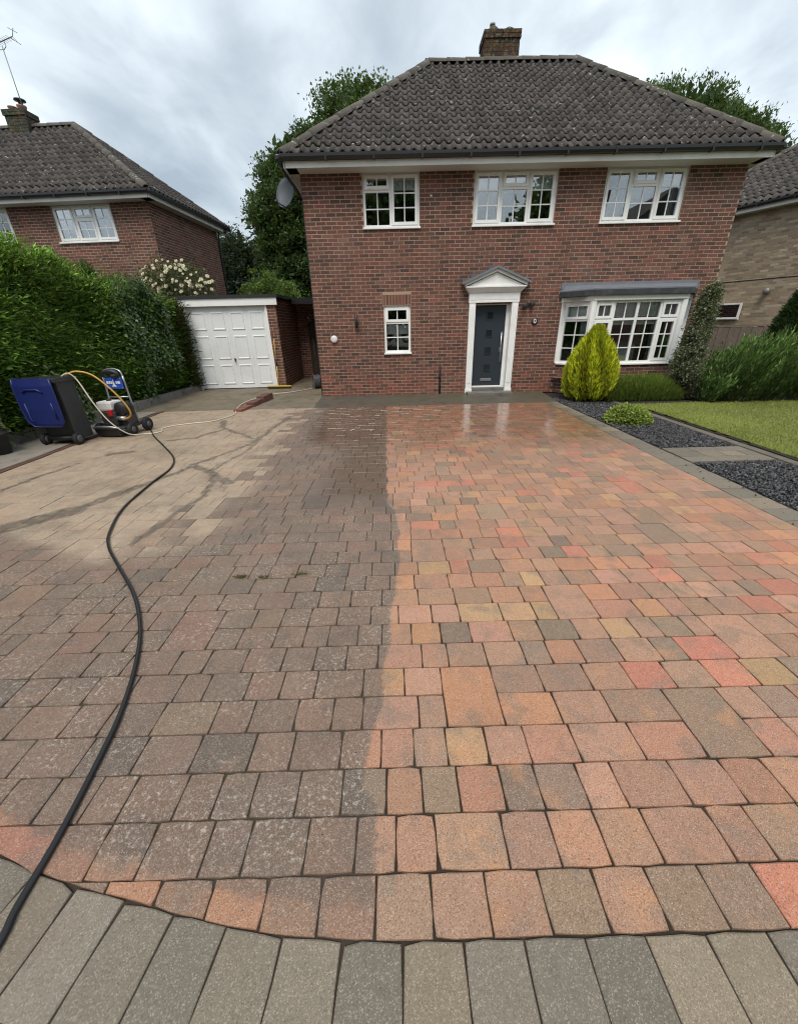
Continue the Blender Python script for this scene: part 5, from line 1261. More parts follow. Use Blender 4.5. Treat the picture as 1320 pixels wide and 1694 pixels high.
for (cx_, cy_, cz_, rx_, ry_, rz_, nn_, cl_) in ((-6.95, .15, 2.78, .14, .14, .30, 900, [(0.045,0.09,0.02),(0.06,0.12,0.025)]), (-6.9, 1.15, 2.72, .4, .4, .22, 1600, [(0.10,0.12,0.03),(0.075,0.10,0.025),(0.13,0.13,0.045)]), (-6.7, -2.3, 3.02, .3, .5, .2, 1200, [(0.15,0.24,0.03),(0.11,0.19,0.028)]), (-6.6, -1.2, 2.80, .3, .35, .2, 900, [(0.17,0.27,0.03),(0.12,0.2,0.028)])):
    P = np.array([cx_, cy_, cz_])+np.clip(rng.normal(0, .5, (nn_, 3)), -1.1, 1.1)*np.array([rx_, ry_, rz_]); D = np.stack([rng.normal(.2, .5, nn_), rng.normal(0, .5, nn_), rng.normal(.7, .4, nn_)], 1)
    parts.append(leaves(P, D, rng.uniform(.05, .14, nn_), rng.uniform(.016, .03, nn_), jitter_col(nn_, cl_), .15))
n = 4200                                # straggling sprays that break the outline
P, ot, b = hedge_pts(n); P[:, 0] += .05; D = np.stack([rng.normal(.8, .3, n), rng.normal(.25, .4, n), rng.normal(.35, .35, n)], 1); D[ot] = np.stack([rng.normal(.2, .4, ot.sum()), rng.normal(.2, .4, ot.sum()), rng.normal(1, .25, ot.sum())], 1)
parts.append(leaves(P, D, rng.uniform(.15, .30, n), rng.uniform(.02, .04, n), jitter_col(n, [(0.07,0.13,0.02),(0.045,0.09,0.015)]), .2))
n = 900; y = rng.uniform(1.45, 1.8, n); z = rng.uniform(.15, 2.3, n); P = np.stack([hface(y)-.05+rng.uniform(-.1, .12, n), y, z], 1)
D = np.stack([rng.normal(.8, .3, n), rng.normal(-.2, .3, n), rng.normal(.3, .35, n)], 1); parts.append(leaves(P, D, rng.uniform(.12, .32, n), .022, jitter_col(n, [(0.05,0.07,0.02),(0.06,0.05,0.03),(0.04,0.07,0.015)]), .2))
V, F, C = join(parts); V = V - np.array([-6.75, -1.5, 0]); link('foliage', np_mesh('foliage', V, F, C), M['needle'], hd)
# ivy growing through the hedge
iv = thing('ivy', (-6.0, -.9, .1), 'glossy ivy climbing up the middle of the conifer hedge', 'ivy')
parts = []
trails = [(-.2, 2.75, -.55, .3), (-.1, 2.7, -.2, .6), (.2, 2.65, .25, .9), (-.45, 2.6, -.75, 1.2), (.05, 2.7, .75, 2.1), (.75, 2.3, .85, .8), (-3.0, 1.0, -3.3, .2), (-4.2, .9, -4.4, .15), (-2.5, .7, -2.4, .15), (-5.0, 1.3, -4.9, .2)]
for (y0, z0, y1, z1) in trails:
    n = 420; t_ = rng.uniform(0, 1, n); y = lerp(y0, y1, t_)+rng.normal(0, .11, n); z = lerp(z0, z1, t_)+rng.normal(0, .09, n)
    P = np.stack([hface(y)-.06+rng.uniform(-.05, .09, n), y, np.clip(z, .1, 2.95)], 1); b = vnoise(P, 2.3, 3)*.13; P[:, 0] += b*1.5+.09
    D = np.stack([rng.normal(.3, .3, n), rng.normal(0, .5, n), rng.normal(-.6, .4, n)], 1); roll = np.tile(np.array([[1., 0, .2]]), (n, 1))+rng.normal(0, .3, (n, 3))
    pale = y1 < -2; C = jitter_col(n, [(0.10,0.13,0.05),(0.20,0.22,0.09),(0.04,0.07,0.02)] if pale else [(0.045,0.09,0.03),(0.07,0.13,0.045),(0.13,0.20,0.075)])
    parts.append(leaves(P, D, rng.uniform(.05, .10, n), rng.uniform(.05, .085, n), C, .12, roll))
V, F, C = join(parts); V = V-np.array([-6.0, -.9, .1]); link('leaves', np_mesh('leaves', V, F, C), M['ivy'], iv)
st = MB(); st.smooth = True
for (y0, z0, y1, z1) in trails: st.ring_tube([(float(hface(y0))+.0+6.0-.1, y0+.9, z0-.1), (float(hface((y0+y1)/2))+6.0-.05, (y0+y1)/2+.9+.05, (z0+z1)/2-.1), (float(hface(y1))+6.0-.08, y1+.9, z1-.15)], .008, 5)
st.build('stem', M['bark'], iv)
# climbing rose
ro = thing('rose_bush', (-6.45, 2.9, .1), 'rambling rose bush with cream white blooms above the garage corner', 'rose bush')
rc = np.array([0.35, -.3, 2.85])
d = rand_dirs(150); cc = rc + d*np.array([1.05, .45, .55])*rng.uniform(.3, 1, (150, 1))**.5; cc[:, 2] -= .28*np.abs(cc[:, 0]-rc[0])*(cc[:, 0] > rc[0])
idx = np.repeat(np.arange(150), 22); P = cc[idx]+rng.normal(0, .10, (len(idx), 3))
V, F, C = leaves(P, rand_dirs(len(P))+np.array([0, -.2, .2]), rng.uniform(.05, .09, len(P)), .04, jitter_col(len(P), [(0.07,0.095,0.03),(0.05,0.075,0.024),(0.10,0.10,0.045)]))
link('leaves', np_mesh('leaves', V, F, C), M['leaf'], ro)
st = MB(); st.smooth = True
for k in range(12):
    e = cc[k*9]; st.ring_tube([(0, 0, 0), (e[0]*.25, e[1]*.4, e[2]*.55), tuple(e)], [.014, .010, .005], 5)
st.build('stem', M['bark'], ro)
bloom = None
pr_ = []
for layer, (nn, rr, hh) in enumerate(((6, .046, .012), (5, .034, .024), (4, .018, .032))):
    a = np.arange(nn)*2*math.pi/nn + layer*.5; P = np.zeros((nn, 3)); D = np.stack([np.cos(a), np.sin(a), np.full(nn, .25+.5*layer)], 1)
    pr_.append(leaves(P, D, rr*1.3, rr*1.2, np.tile(np.array([[.74, .70, .52]]) if layer < 2 else np.array([[.72, .60, .30]]), (nn, 1)), .1, np.tile([[0, 0, 1.]], (nn, 1))))
Vb, Fb, Cb = join(pr_); bme = np_mesh('bloom', Vb, Fb, Cb); bme.materials.append(M['petal'])
for k in range(95):
    dd = rand_dirs(1)[0]; dd[1] = -abs(dd[1]); dd[2] = dd[2]*.9+.15
    p_ = rc + dd*np.array([1.05, .5, .56])*random.uniform(.75, 1.02); p_[2] -= .28*max(0, p_[0]-rc[0])
    o = link('bloom', bme, None, ro); o.location = p_; o.rotation_euler = (Vector((dd[0]*.4, -1, .55)).to_track_quat('Z', 'Y')).to_euler(); s_ = random.uniform(.6, 1.25); o.scale = (s_, s_, s_)

# low stone kerb under the hedge
kb = thing('kerb_wall', (-6.3, -3.0, 0), 'low stone kerb running under the conifer hedge', 'kerb')
KP = [(-6.72, -8.5), (-6.42, -4.5), (-6.30, -3.5), (-5.92, -1.1), (-5.80, .8), (-5.70, 1.72)]
for i in range(len(KP)-1):
    a, b = Vector((*KP[i], 0)), Vector((*KP[i+1], 0)); L = (b-a).length; n = max(1, int(round(L/.62))); d = (b-a).normalized(); ang = math.atan2(d.y, d.x)
    for k in range(n):
        mb = MB(); mb.box(.004, L/n-.004, 0, .15, -.03, .205+random.uniform(-.006, .006)); o = mb.build('kerb_stone', M['kerb'], kb, bevel=.014)
        p_ = a + d*(L*k/n); o.location = (p_.x+6.3, p_.y+3.0, 0); o.rotation_euler = (0, 0, ang)

# garden on the right: beds, lawn, shrubs
def slab(name, poly, z, mat):
    mb = MB(); mb.poly([(p[0], p[1], z) for p in poly]); return mb.build(name, mat, kind='structure')
slab('gravel_bed', [(3.745,-9.9),(4.86,-9.9),(4.86,-.55),(3.745,-.55)], -.012, M['slatebed'])
slab('flower_bed', [(3.77,-1.05),(4.87,-1.5),(5.0,-2.1),(20,-2.1),(20,3.5),(3.77,3.5)], 0.006, M['soil'])
sheet('lawn', 5.06, 22, -12, -2.02, lambda x, y: .035+.02*math.sin(x*.7)*math.sin(y*.5), M['turf'], 40, 30)
# lawn edging stones
y = -9.9
eg = thing('lawn_edging', (4.95, -6, 0), 'straight concrete edging strip between slate chippings and lawn', 'edging')
while y < -2.1:
    mb = MB(); mb.box(-.075, .055, .004, .596, -.03, .022); o = mb.build('edging_stone', M['edging'], eg, bevel=.008); o.location = (random.uniform(-.004, .004)-.02, y+6, 0); o.rotation_euler = (0, 0, random.uniform(-.004, .004)); y += .6
mb = MB(); 
for k in range(60):
    y0 = -9.9+k*.132; mb.box(5.0, 5.07+random.uniform(-.01, .02), y0, y0+.132, -.02, .028+random.uniform(-.01, .008))
tag(mb.build('turf_edge', M['soil']), 'dark cut soil edge along the lawn', 'soil edge', kind='stuff')
# slate chippings
def rocks(n, xr, yr, z, smin, smax, keep=None):
    base = np.array([(1,0,0),(-1,0,0),(0,1,0),(0,-1,0),(0,0,1),(0,0,-1)], float); tri = np.array([(0,2,4),(2,1,4),(1,3,4),(3,0,4),(2,0,5),(1,2,5),(3,1,5),(0,3,5)])
    c = np.stack([rng.uniform(*xr, n), rng.uniform(*yr, n), np.full(n, z)], 1)
    if keep is not None: c = c[keep(c[:, 0], c[:, 1])]
    n = len(c); s = rng.uniform(smin, smax, (n, 1, 1)); sc = np.stack([rng.uniform(.7, 1.3, n), rng.uniform(.5, 1.0, n), rng.uniform(.25, .6, n)], 1)[:, None, :]
    ax = rng.normal(size=(n, 3)); q_, _ = np.linalg.qr(rng.normal(size=(n, 3, 3))*np.array([1, 1, .6]))
    v = (base[None]*(1+rng.uniform(-.35, .35, (n, 6, 1))))*sc*s; v = np.einsum('nij,nkj->nki', q_, v); v += c[:, None, :]; v[:, :, 2] += rng.uniform(0, .012, (n, 1))
    C = jitter_col(n, [(0.050,0.049,0.053),(0.082,0.080,0.084),(0.030,0.030,0.032),(0.14,0.135,0.13)], [38, 30, 20, 12], .3)
    F = (tri[None]+np.arange(n)[:, None, None]*6).reshape(-1, 3); return v.reshape(-1, 3), F, np.repeat(C, 6, 0)
Vs, Fs, Cs = rocks(70, (3.46, 3.78), (-9.5, -.9), .006, .006, .014)
V, F, C = rocks(19000, (3.75, 4.86), (-9.8, -.62), .0, .010, .024, lambda x, y: ((y > -5.03) | (y < -5.68)) & (y < np.interp(x, [3.75, 4.0, 4.86], [-.7, -.8, -1.5])))
V, F, C = join([(V, F, C), (Vs, Fs, Cs)])
gm_ = leaf_mat('slate_chip', .45, 0.0, .5)
tag(link('slate_chippings', np_mesh('chips', V, F, C), gm_), 'dark slate chippings covering the strip beside the driveway', 'gravel', kind='stuff')
# lawn grass
n = 70000; x = 5.05+rng.random(n)**1.3*7.5; y = rng.uniform(-6.9, -2.0, n); P = np.stack([x, y, .03+.02*np.sin(x*.7)*np.sin(y*.5)], 1)
pat = vnoise(P, 1.6, 9); C = jitter_col(n, [(0.23,0.27,0.055),(0.29,0.32,0.07),(0.17,0.21,0.045),(0.36,0.34,0.12)], [35, 35, 18, 12]); C *= (1+.30*pat+.15*vnoise(P, 5.0, 10))[:, None]
V, F, C = leaves(P, np.stack([rng.normal(0, .5, n), rng.normal(0, .5, n), np.ones(n)], 1), rng.uniform(.02, .05, n), .008, C, .1)
tag(link('grass', np_mesh('grass', V, F, C), M['grass']), 'short mown yellow green grass of the front lawn', 'grass', kind='stuff')

def shrub(name, loc, label, cat, gen, mat='needle', stem=True, stem_h=.5):
    t = thing(name, loc, label, cat); V, F, C = gen(); link('foliage', np_mesh('foliage', V, F, C), M[mat], t)
    if stem:
        sb = MB(); sb.smooth = True
        for k in range(5): a = k*1.26; sb.ring_tube([(.03*math.cos(a), .03*math.sin(a), -.02), (.09*math.cos(a), .09*math.sin(a), stem_h*.5), (.16*math.cos(a), .16*math.sin(a), stem_h)], [.02, .014, .006], 6)
        sb.build('stem', M['bark'], t)
    return t
def core(t, prof, mat='hedgecore', sx=1, sy=1):
    cb = MB(); cb.smooth = True; cb.lathe(prof, seg=18); o = cb.build('inner_growth', M[mat], t); o.scale = (sx, sy, 1); return o
def golden():
    n = 24000; h = rng.random(n)**.85; a = rng.uniform(0, 2*math.pi, n)
    r = np.interp(h, [0, .08, .3, .5, .7, .85, .94, 1], [.32, .44, .50, .47, .35, .20, .11, .05])*(1+.10*np.sin(a*7+h*5)+.09*np.sin(a*13+2)+.05*np.sin(a*23+h*9))
    k = rng.uniform(.80, 1.03, n); P = np.stack([np.cos(a)*r*k, np.sin(a)*r*k, h*1.46+.02], 1)
    D = np.stack([np.cos(a)*.35, np.sin(a)*.35, np.ones(n)], 1)+rng.normal(0, .22, (n, 3))
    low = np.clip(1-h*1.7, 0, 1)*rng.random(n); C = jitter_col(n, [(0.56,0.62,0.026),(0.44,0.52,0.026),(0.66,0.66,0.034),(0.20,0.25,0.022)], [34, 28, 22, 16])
    inn = k < .90; C[inn] *= .5; C *= (1+.35*np.sin(a*7+h*5))[:, None]; C = C*(1-.6*low[:, None])+np.array([.07, .055, .025])*(.6*low[:, None])  # vertical streaks of shade painted into the colour; inner sprays darker, base browner
    return leaves(P, D, rng.uniform(.06, .15, n), rng.uniform(.012, .026, n), C, .1)
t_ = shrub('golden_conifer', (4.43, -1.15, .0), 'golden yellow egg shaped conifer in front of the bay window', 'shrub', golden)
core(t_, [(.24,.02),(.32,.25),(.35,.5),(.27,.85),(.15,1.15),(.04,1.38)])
def heather():
    n = 26000; x = rng.uniform(-.82, .82, n); y = rng.uniform(-.34, .34, n); e_ = 1-(x/.85)**4*.5-(y/.36)**2*.45; z0 = rng.uniform(0, .55, n)*e_
    P = np.stack([x, y, z0*.85], 1); D = np.stack([x*.35+rng.normal(0, .18, n), y*.5+rng.normal(0, .18, n), np.ones(n)], 1)
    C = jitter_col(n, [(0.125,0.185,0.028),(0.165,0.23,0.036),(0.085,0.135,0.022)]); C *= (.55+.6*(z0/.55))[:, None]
    return leaves(P, D, rng.uniform(.08, .18, n), rng.uniform(.006, .012, n), C, .1)
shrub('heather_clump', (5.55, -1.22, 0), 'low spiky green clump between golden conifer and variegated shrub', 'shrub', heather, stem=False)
def sedum():
    n = 5200; d = rand_dirs(n); d[:, 2] = np.abs(d[:, 2]); lump = 1+.10*vnoise(d*3, 4, 21)+.06*vnoise(d*3, 9, 22); P = d*np.array([.37, .34, .27])*lump[:, None]*rng.uniform(.86, 1, (n, 1)); P[:, 2] += .02
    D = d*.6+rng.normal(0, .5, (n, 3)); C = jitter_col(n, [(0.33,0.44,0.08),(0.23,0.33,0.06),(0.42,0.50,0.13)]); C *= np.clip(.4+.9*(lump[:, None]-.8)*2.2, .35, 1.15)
    return leaves(P, D, rng.uniform(.03, .06, n), rng.uniform(.018, .03, n), C, .2)
t_ = shrub('alpine_cushion', (4.17, -3.38, .0), 'small rounded light green cushion plant on the slate chippings', 'shrub', sedum, mat='leaf', stem=False)
core(t_, [(.30,.0),(.31,.1),(.2,.22),(.05,.25)])
def varieg():
    parts = []
    for k in range(190):
        h = random.random(); r = np.interp(h, [0, .15, .35, .55, .8, 1], [.12, .20, .24, .18, .13, .05]); a = random.uniform(0, 6.28); k_ = random.uniform(.3, 1)**.5
        xm = np.interp(h, [0, .3, .6, 1], [.12, -.06, .0, .06]); c = np.array([xm+math.cos(a)*r*k_, math.sin(a)*r*k_, .10+h*2.1]); n = 130; P = c+rng.normal(0, .06, (n, 3)); D = rand_dirs(n)+np.array([math.cos(a)*.5, math.sin(a)*.5, .3])
        dark = h < .18; C = jitter_col(n, [(0.06,0.08,0.035),(0.19,0.21,0.13),(0.10,0.125,0.06),(0.27,0.27,0.18)] if not dark else [(0.05,0.045,0.03),(0.09,0.10,0.06)]); parts.append(leaves(P, D, rng.uniform(.03, .065, n), rng.uniform(.018, .034, n), C, .2))
    return join(parts)
shrub('variegated_shrub', (6.48, -1.35, 0), 'tall narrow shrub with grey green variegated leaves beside the bay window', 'shrub', varieg, mat='leaf', stem_h=1.4)
def rosemary(xr, h0):
    def g_():
        parts = []
        for k in range(520):
            x = random.uniform(*xr); y = random.uniform(-.5, .5); q_ = np.array([[x, y, 0.]])
            top = h0*(1+.12*vnoise(q_, 3.0, 31)[0])*(1-(y/.56)**4*.4)*min(1, max(.5, (x-xr[0])/.25))*random.uniform(.72, 1.1)
            n = 75; f = rng.random(n)**.8; lean = np.array([random.gauss(.16, .10), random.gauss(-.10, .12)-(.25 if y < -.3 else 0)])
            P = np.stack([x+lean[0]*f*top+rng.normal(0, .028, n), y+lean[1]*f*top+rng.normal(0, .028, n), .03+f*top*.93], 1)
            D = np.stack([lean[0]+rng.normal(0, .30, n), lean[1]+rng.normal(0, .30, n), np.ones(n)], 1)
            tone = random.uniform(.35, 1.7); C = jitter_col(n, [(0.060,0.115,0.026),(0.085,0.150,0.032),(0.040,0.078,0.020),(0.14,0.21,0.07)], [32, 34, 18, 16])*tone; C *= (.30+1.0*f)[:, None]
            parts.append(leaves(P, D, rng.uniform(.05, .12, n), rng.uniform(.014, .028, n), C, .1))
        return join(parts)
    return g_
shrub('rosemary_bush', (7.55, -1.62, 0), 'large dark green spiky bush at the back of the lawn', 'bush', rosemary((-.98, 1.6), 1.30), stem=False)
def darkcon():
    n = 9000; h = rng.random(n); a = rng.uniform(0, 6.28, n); r = np.interp(h, [0, .2, .6, 1], [.5, .55, .42, .06])*rng.uniform(.75, 1.05, n); P = np.stack([np.cos(a)*r, np.sin(a)*r, h*2.35], 1)
    D = np.stack([np.cos(a), np.sin(a), np.full(n, .7)], 1)+rng.normal(0, .3, (n, 3)); return leaves(P, D, rng.uniform(.08, .18, n), .03, jitter_col(n, [(0.022,0.048,0.016),(0.032,0.065,0.02)]), .15)
t_ = shrub('dark_conifer', (9.42, -.45, 0), 'dark green conifer cut off by the right edge behind the spiky bush', 'conifer', darkcon); core(t_, [(.35,.02),(.4,.5),(.3,1.4),(.05,2.2)])
# fence on the right
fe = thing('board_fence', (9.6, 1.6, 0), 'weathered brown board fence below the buff brick house', 'fence')
for k in range(17):
    mb = MB(); mb.box(-1.25+k*.16, -1.25+k*.16+.152, .0-.006*(k % 2), .02, .02, 1.42+random.uniform(-.01, .01)); mb.build('fence_board', M['fence'], fe)
for z in (.4, 1.2): mb = MB(); mb.box(-1.25, 1.45, .022, .07, z, z+.08); mb.build('rail', M['fence'], fe)
mb = MB(); mb.box(-1.25, 1.45, -.02, .05, 1.435, 1.465); mb.build('capping', M['fence'], fe)
# weeds in the joints
for k, (wx, wy, lab) in enumerate(((-1.16, -7.94, 'left of the three small weeds growing in the paving joints'), (-.99, -7.95, 'middle of the three small weeds growing in the paving joints'), (-.73, -7.92, 'right of the three small weeds growing in the paving joints'))):
    n = (90, 50, 60)[k]; P = np.stack([rng.normal(0, .028, n), rng.normal(0, .01, n), np.zeros(n)], 1); V, F, C = leaves(P, np.stack([rng.normal(0, .7, n), rng.normal(0, .7, n), np.ones(n)], 1), rng.uniform(.010, .028, n), .007, jitter_col(n, [(0.09,0.11,0.03),(0.15,0.14,0.05)]))
    o = tag(link('weed', np_mesh('weed', V, F, C), M['grass']), 'small green weed tuft, ' + lab, 'weed', 'weeds in the paving joints'); o.location = (wx, wy, 0)

# ---------------------------------------------------------------- wheelie bin
bn = thing('wheelie_bin', (-5.47, -3.66, 0), 'dark grey wheelie bin with its blue lid hanging open', 'bin', math.radians(-3))
def taper(mb, w0, d0, w1, d1, z0, z1, y0=0, y1=0): mb.hexa([(-w0,y0-d0,z0),(w0,y0-d0,z0),(w0,y0+d0,z0),(-w0,y0+d0,z0),(-w1,y1-d1,z1),(w1,y1-d1,z1),(w1,y1+d1,z1),(-w1,y1+d1,z1)])
b_ = MB(); taper(b_, .235, .18, .285, .175, .06, 1.02, -.075, -.155); body = b_.build('body', M['binbody'], bn, bevel=.03)
b_ = MB()
b_.box(-.305, .305, -.36, -.325, .985, 1.045); b_.box(-.305, .305, .005, .04, .985, 1.045); b_.box(-.305, -.275, -.325, .005, .985, 1.045); b_.box(.275, .305, -.325, .005, .985, 1.045); b_.build('rim', M['binbody'], bn)
b_ = MB(); b_.smooth = True; b_.ring_tube([(-.29, -.41, 1.03), (.29, -.41, 1.03)], .016, 10); b_.box(-.25, -.2, -.42, -.35, 1.0, 1.05); b_.box(.2, .25, -.42, -.35, 1.0, 1.05); b_.build('grab_handle', M['binbody'], bn)
# lid: hinged on the handle, hanging down outside the back
ld = MB(); w = .30
prof = [(-.435, 1.06), (-.455, .95), (-.46, .6), (-.445, .38), (-.425, .33)]
outl = [(.29, 1.06), (.305, .95), (.305, .6), (.29, .40), (.22, .325)]
ring = []
n_ = len(prof)
for i in range(n_):
    y_, z_ = prof[i]; hw = outl[i][0]
    for t in (-1, -.6, -.2, .2, .6, 1): ld.v.append((hw*t, y_-.02*(1-abs(t)**3), z_)); ld.c.append(None)
for i in range(n_-1):
    for k in range(5): ld.f.append((i*6+k, i*6+k+1, (i+1)*6+k+1, (i+1)*6+k))
m0 = len(ld.v)
for i in range(n_*6): x, y_, z_ = ld.v[i]; ld.v.append((x*.97, y_+.022, z_)); ld.c.append(None)
for i in range(n_-1):
    for k in range(5): ld.f.append((m0+i*6+k+1, m0+i*6+k, m0+(i+1)*6+k, m0+(i+1)*6+k+1))
bd_ = [k for k in range(6)] + [i*6+5 for i in range(1, n_)] + [(n_-1)*6+k for k in range(4, -1, -1)] + [i*6 for i in range(n_-2, 0, -1)]
for i in range(len(bd_)): a, b = bd_[i], bd_[(i+1) % len(bd_)]; ld.f.append((b, a, m0+a, m0+b))
ld.smooth = False; lid = ld.build('lid', M['binblue'], bn, recalc=True)
rm_ = MB(); rm_.smooth = True
rm_.ring_tube([(-.29,-.44,1.05),(-.305,-.455,.95),(-.305,-.46,.6),(-.29,-.448,.41),(-.22,-.435,.33),(.22,-.435,.33),(.29,-.448,.41),(.305,-.46,.6),(.305,-.455,.95),(.29,-.44,1.05)], .016, 8); rm_.build('lid_rim', M['binblue'], lid)
rb_ = MB(); rb_.smooth = True
rb_.ring_tube([(-.16, -.483, .86), (-.10, -.487, .90), (.08, -.487, .90), (.15, -.483, .86)], .013, 6); rb_.ring_tube([(-.20,-.478,.70),(-.20,-.476,.45),(-.16,-.474,.42)], .013, 6); rb_.ring_tube([(.22,-.476,.70),(.22,-.474,.45)], .013, 6); rb_.build('lid_rib', M['binblue'], lid)
ax = MB(); ax.smooth = True; ax.ring_tube([(-.30, -.27, .10), (.30, -.27, .10)], .014, 8); ax.box(-.2, .2, -.31, -.22, .07, .14); ax.build('axle', M['blackplastic'], bn)
for s in (-1, 1):
    wh = MB(); wh.smooth = True; wh.lathe([(.06,-.03),(.095,-.028),(.10,-.015),(.10,.015),(.095,.028),(.06,.03)], (s*.275, -.285, .10), 'x', 22); wh = wh.build('wheel', M['rubber'], bn)
    hb = MB(); hb.smooth = True; hb.lathe([(.02,-.036),(.058,-.032),(.058,.032),(.02,.036)], (s*.275, -.285, .10), 'x', 14); hb.build('hub', M['hub'], wh)

# ---------------------------------------------------------------- pressure washer
pwash = thing('pressure_washer', (-4.93, -3.22, 0), 'petrol pressure washer with tube handle and blue panel beside the bin', 'pressure washer', math.radians(-8))
f_ = MB(); f_.smooth = True
for s in (-1, 1):
    f_.ring_tube(smooth_path([(s*.24,-.30,.13),(s*.24,.10,.13),(s*.23,.13,.20),(s*.21,.12,.55),(s*.19,.12,.98)], 4), .016, 8)
f_.ring_tube(smooth_path([(-.19,.12,.98),(-.15,.125,1.06),(0,.13,1.09),(.15,.125,1.06),(.19,.12,.98)], 5), .016, 8)
f_.ring_tube([(-.24,-.30,.13),(.24,-.30,.13)], .016, 8); f_.ring_tube([(-.21,.12,.62),(.21,.12,.62)], .012, 8); f_.build('frame', M['alu'], pwash)
p_ = MB(); p_.box(-.165, .165, .095, .115, .76, .95); pn = p_.build('panel', M['bluepanel'], pwash, bevel=.01)
p_ = MB()
for k, (a, b) in enumerate(((-.13,-.095),(-.085,-.055),(-.045,-.02),(.05,.075),(.085,.13))): p_.box(a, b, .089, .0945, .845, .89)
p_.v and p_.build('lettering', M['whitepl'], pn, kind='stuff')
p_ = MB(); p_.poly([(-.05,.0935,.80),(.05,.0935,.80),(.02,.0935,.83),(0,.0935,.93),(-.02,.0935,.83)]); p_.build('emblem', M['whitepl'], pn)
p_ = MB(); p_.smooth = True; p_.ring_tube(smooth_path([(-.17,.10,.98),(-.1,.08,1.04),(.05,.08,1.05),(.12,.10,1.0),(.02,.07,.97)], 5), .035, 8); p_.build('lance_grip', M['blackplastic'], pwash)
p_ = MB(); p_.box(-.27, .27, -.32, .24, .145, .165); p_.build('base_plate', M['engine'], pwash, bevel=.004)
p_ = MB(); p_.box(-.24, .05, -.17, .10, .42, .58); p_.build('fuel_tank', M['whitepl'], pwash, bevel=.035)
p_ = MB(); p_.smooth = True; p_.lathe([(.04,0),(.04,.03),(.03,.035)], (-.08,-.04,.58), 'z', 12); p_.build('fuel_cap', M['blackplastic'], pwash)
p_ = MB(); p_.box(-.18, .10, -.20, .08, .17, .415); p_.build('engine_block', M['engine'], pwash, bevel=.02)
for k in range(6):
    p_ = MB(); p_.box(-.185, .105, -.206, .085, .20+k*.034, .208+k*.034); p_.build('cooling_fin', M['engine'], pwash)
p_ = MB(); p_.smooth = True; p_.lathe([(.045,0),(.055,.02),(.055,.13),(.04,.15)], (-.19,-.10,.27), 'y', 14); p_.build('silencer', M['cowl'], pwash)
for (bx_, bz_) in ((-.145,.775),(.145,.775),(-.145,.935),(.145,.935)):
    p_ = MB(); p_.lathe([(.009,0),(.009,-.006),(.005,-.008)], (bx_,.095,bz_), 'y', 8); p_.build('bolt', M['steel'], pn)
p_ = MB(); p_.box(-.02, .06, -.225, -.17, .34, .45); p_.build('air_intake', M['red'], pwash, bevel=.012)
p_ = MB(); p_.smooth = True; p_.lathe([(.05,0),(.125,.01),(.13,.06),(.11,.10),(.05,.115)], (.16,-.02,.44), 'x', 18); p_.lathe([(.10,-.14),(.115,-.12),(.115,.0)], (.19,-.03,.46), 'y', 16); p_.build('recoil_cover', M['blackplastic'], pwash)
p_ = MB(); p_.box(.11, .26, -.14, .10, .17, .36); p_.build('pump', M['engine'], pwash, bevel=.03)
p_ = MB(); p_.smooth = True; p_.lathe([(.04,-.08),(.04,.08)], (.18,-.17,.30), 'x', 12); p_.build('pump_head', M['alu'], pwash)
p_ = MB(); p_.smooth = True; p_.ring_tube(smooth_path([(-.25,-.36,.17),(-.1,-.40,.20),(.1,-.40,.20),(.25,-.36,.17)], 5), .018, 8); p_.build('bumper', M['alu'], pwash)
p_ = MB(); p_.hexa([(-.22,-.33,.03),(.22,-.33,.03),(.22,-.28,.03),(-.22,-.28,.03),(-.24,-.36,.15),(.24,-.36,.15),(.24,-.30,.15),(-.24,-.30,.15)]); p_.build('splash_guard', M['blackplastic'], pwash)
for (sx_, sy_, rr) in ((-.31,-.16,.11),(.31,-.16,.11),(-.31,.22,.12),(.31,.22,.12)):
    p_ = MB(); p_.smooth = True; p_.lathe([(.055,-.032),(rr*.92,-.03),(rr,-.014),(rr,.014),(rr*.92,.03),(.055,.032)], (sx_, sy_, rr), 'x', 20); wh = p_.build('wheel', M['rubber'], pwash)
    p_ = MB(); p_.smooth = True; p_.lathe([(.02,-.04),(.05,-.035),(.05,.035),(.02,.04)], (sx_, sy_, rr), 'x', 12); p_.build('hub', M['hub'], wh)

# ---------------------------------------------------------------- hoses, broom, small things
def hose(name, pts, r, mat, label, seg=10, n=8, cat='hose'):
    h_ = MB(); h_.smooth = True; P = smooth_path(pts, n); c = P[0].copy(); c.z = 0
    h_.ring_tube([p-c for p in P], r, seg); o = h_.build(name, M[mat], None); o.location = c; return tag(o, label, cat)
BH = [(-1.223,-9.826),(-1.239,-9.745),(-1.255,-9.549),(-1.294,-9.3),(-1.345,-9.057),(-1.45,-8.759),(-1.595,-8.471),(-1.833,-8.134),(-2.196,-7.74),(-2.457,-7.449),(-2.629,-7.171),(-2.836,-6.633),(-2.942,-5.938),(-2.994,-5.385),(-3.203,-4.893),(-3.71,-4.216),(-4.194,-3.601),(-4.5,-3.15)]
hose('black_hose', [(-1.21,-10.3,.008),(-1.215,-10.05,.011)] + [(x, y, .0125) for x, y in BH] + [(-4.66,-3.02,.06),(-4.74,-3.05,.2),(-4.76,-3.12,.29)], .0115, 'hoseblk', 'long black rubber hose snaking across the block paving')
hose('amber_hose', [(-5.24,-3.72,1.06),(-5.08,-3.68,1.11),(-4.88,-3.62,1.04),(-4.66,-3.60,.80),(-4.52,-3.56,.52),(-4.54,-3.52,.36),(-4.72,-3.46,.29),(-4.80,-3.38,.30)], .014, 'hoseyel', 'amber yellow hose looping from bin to pressure washer')
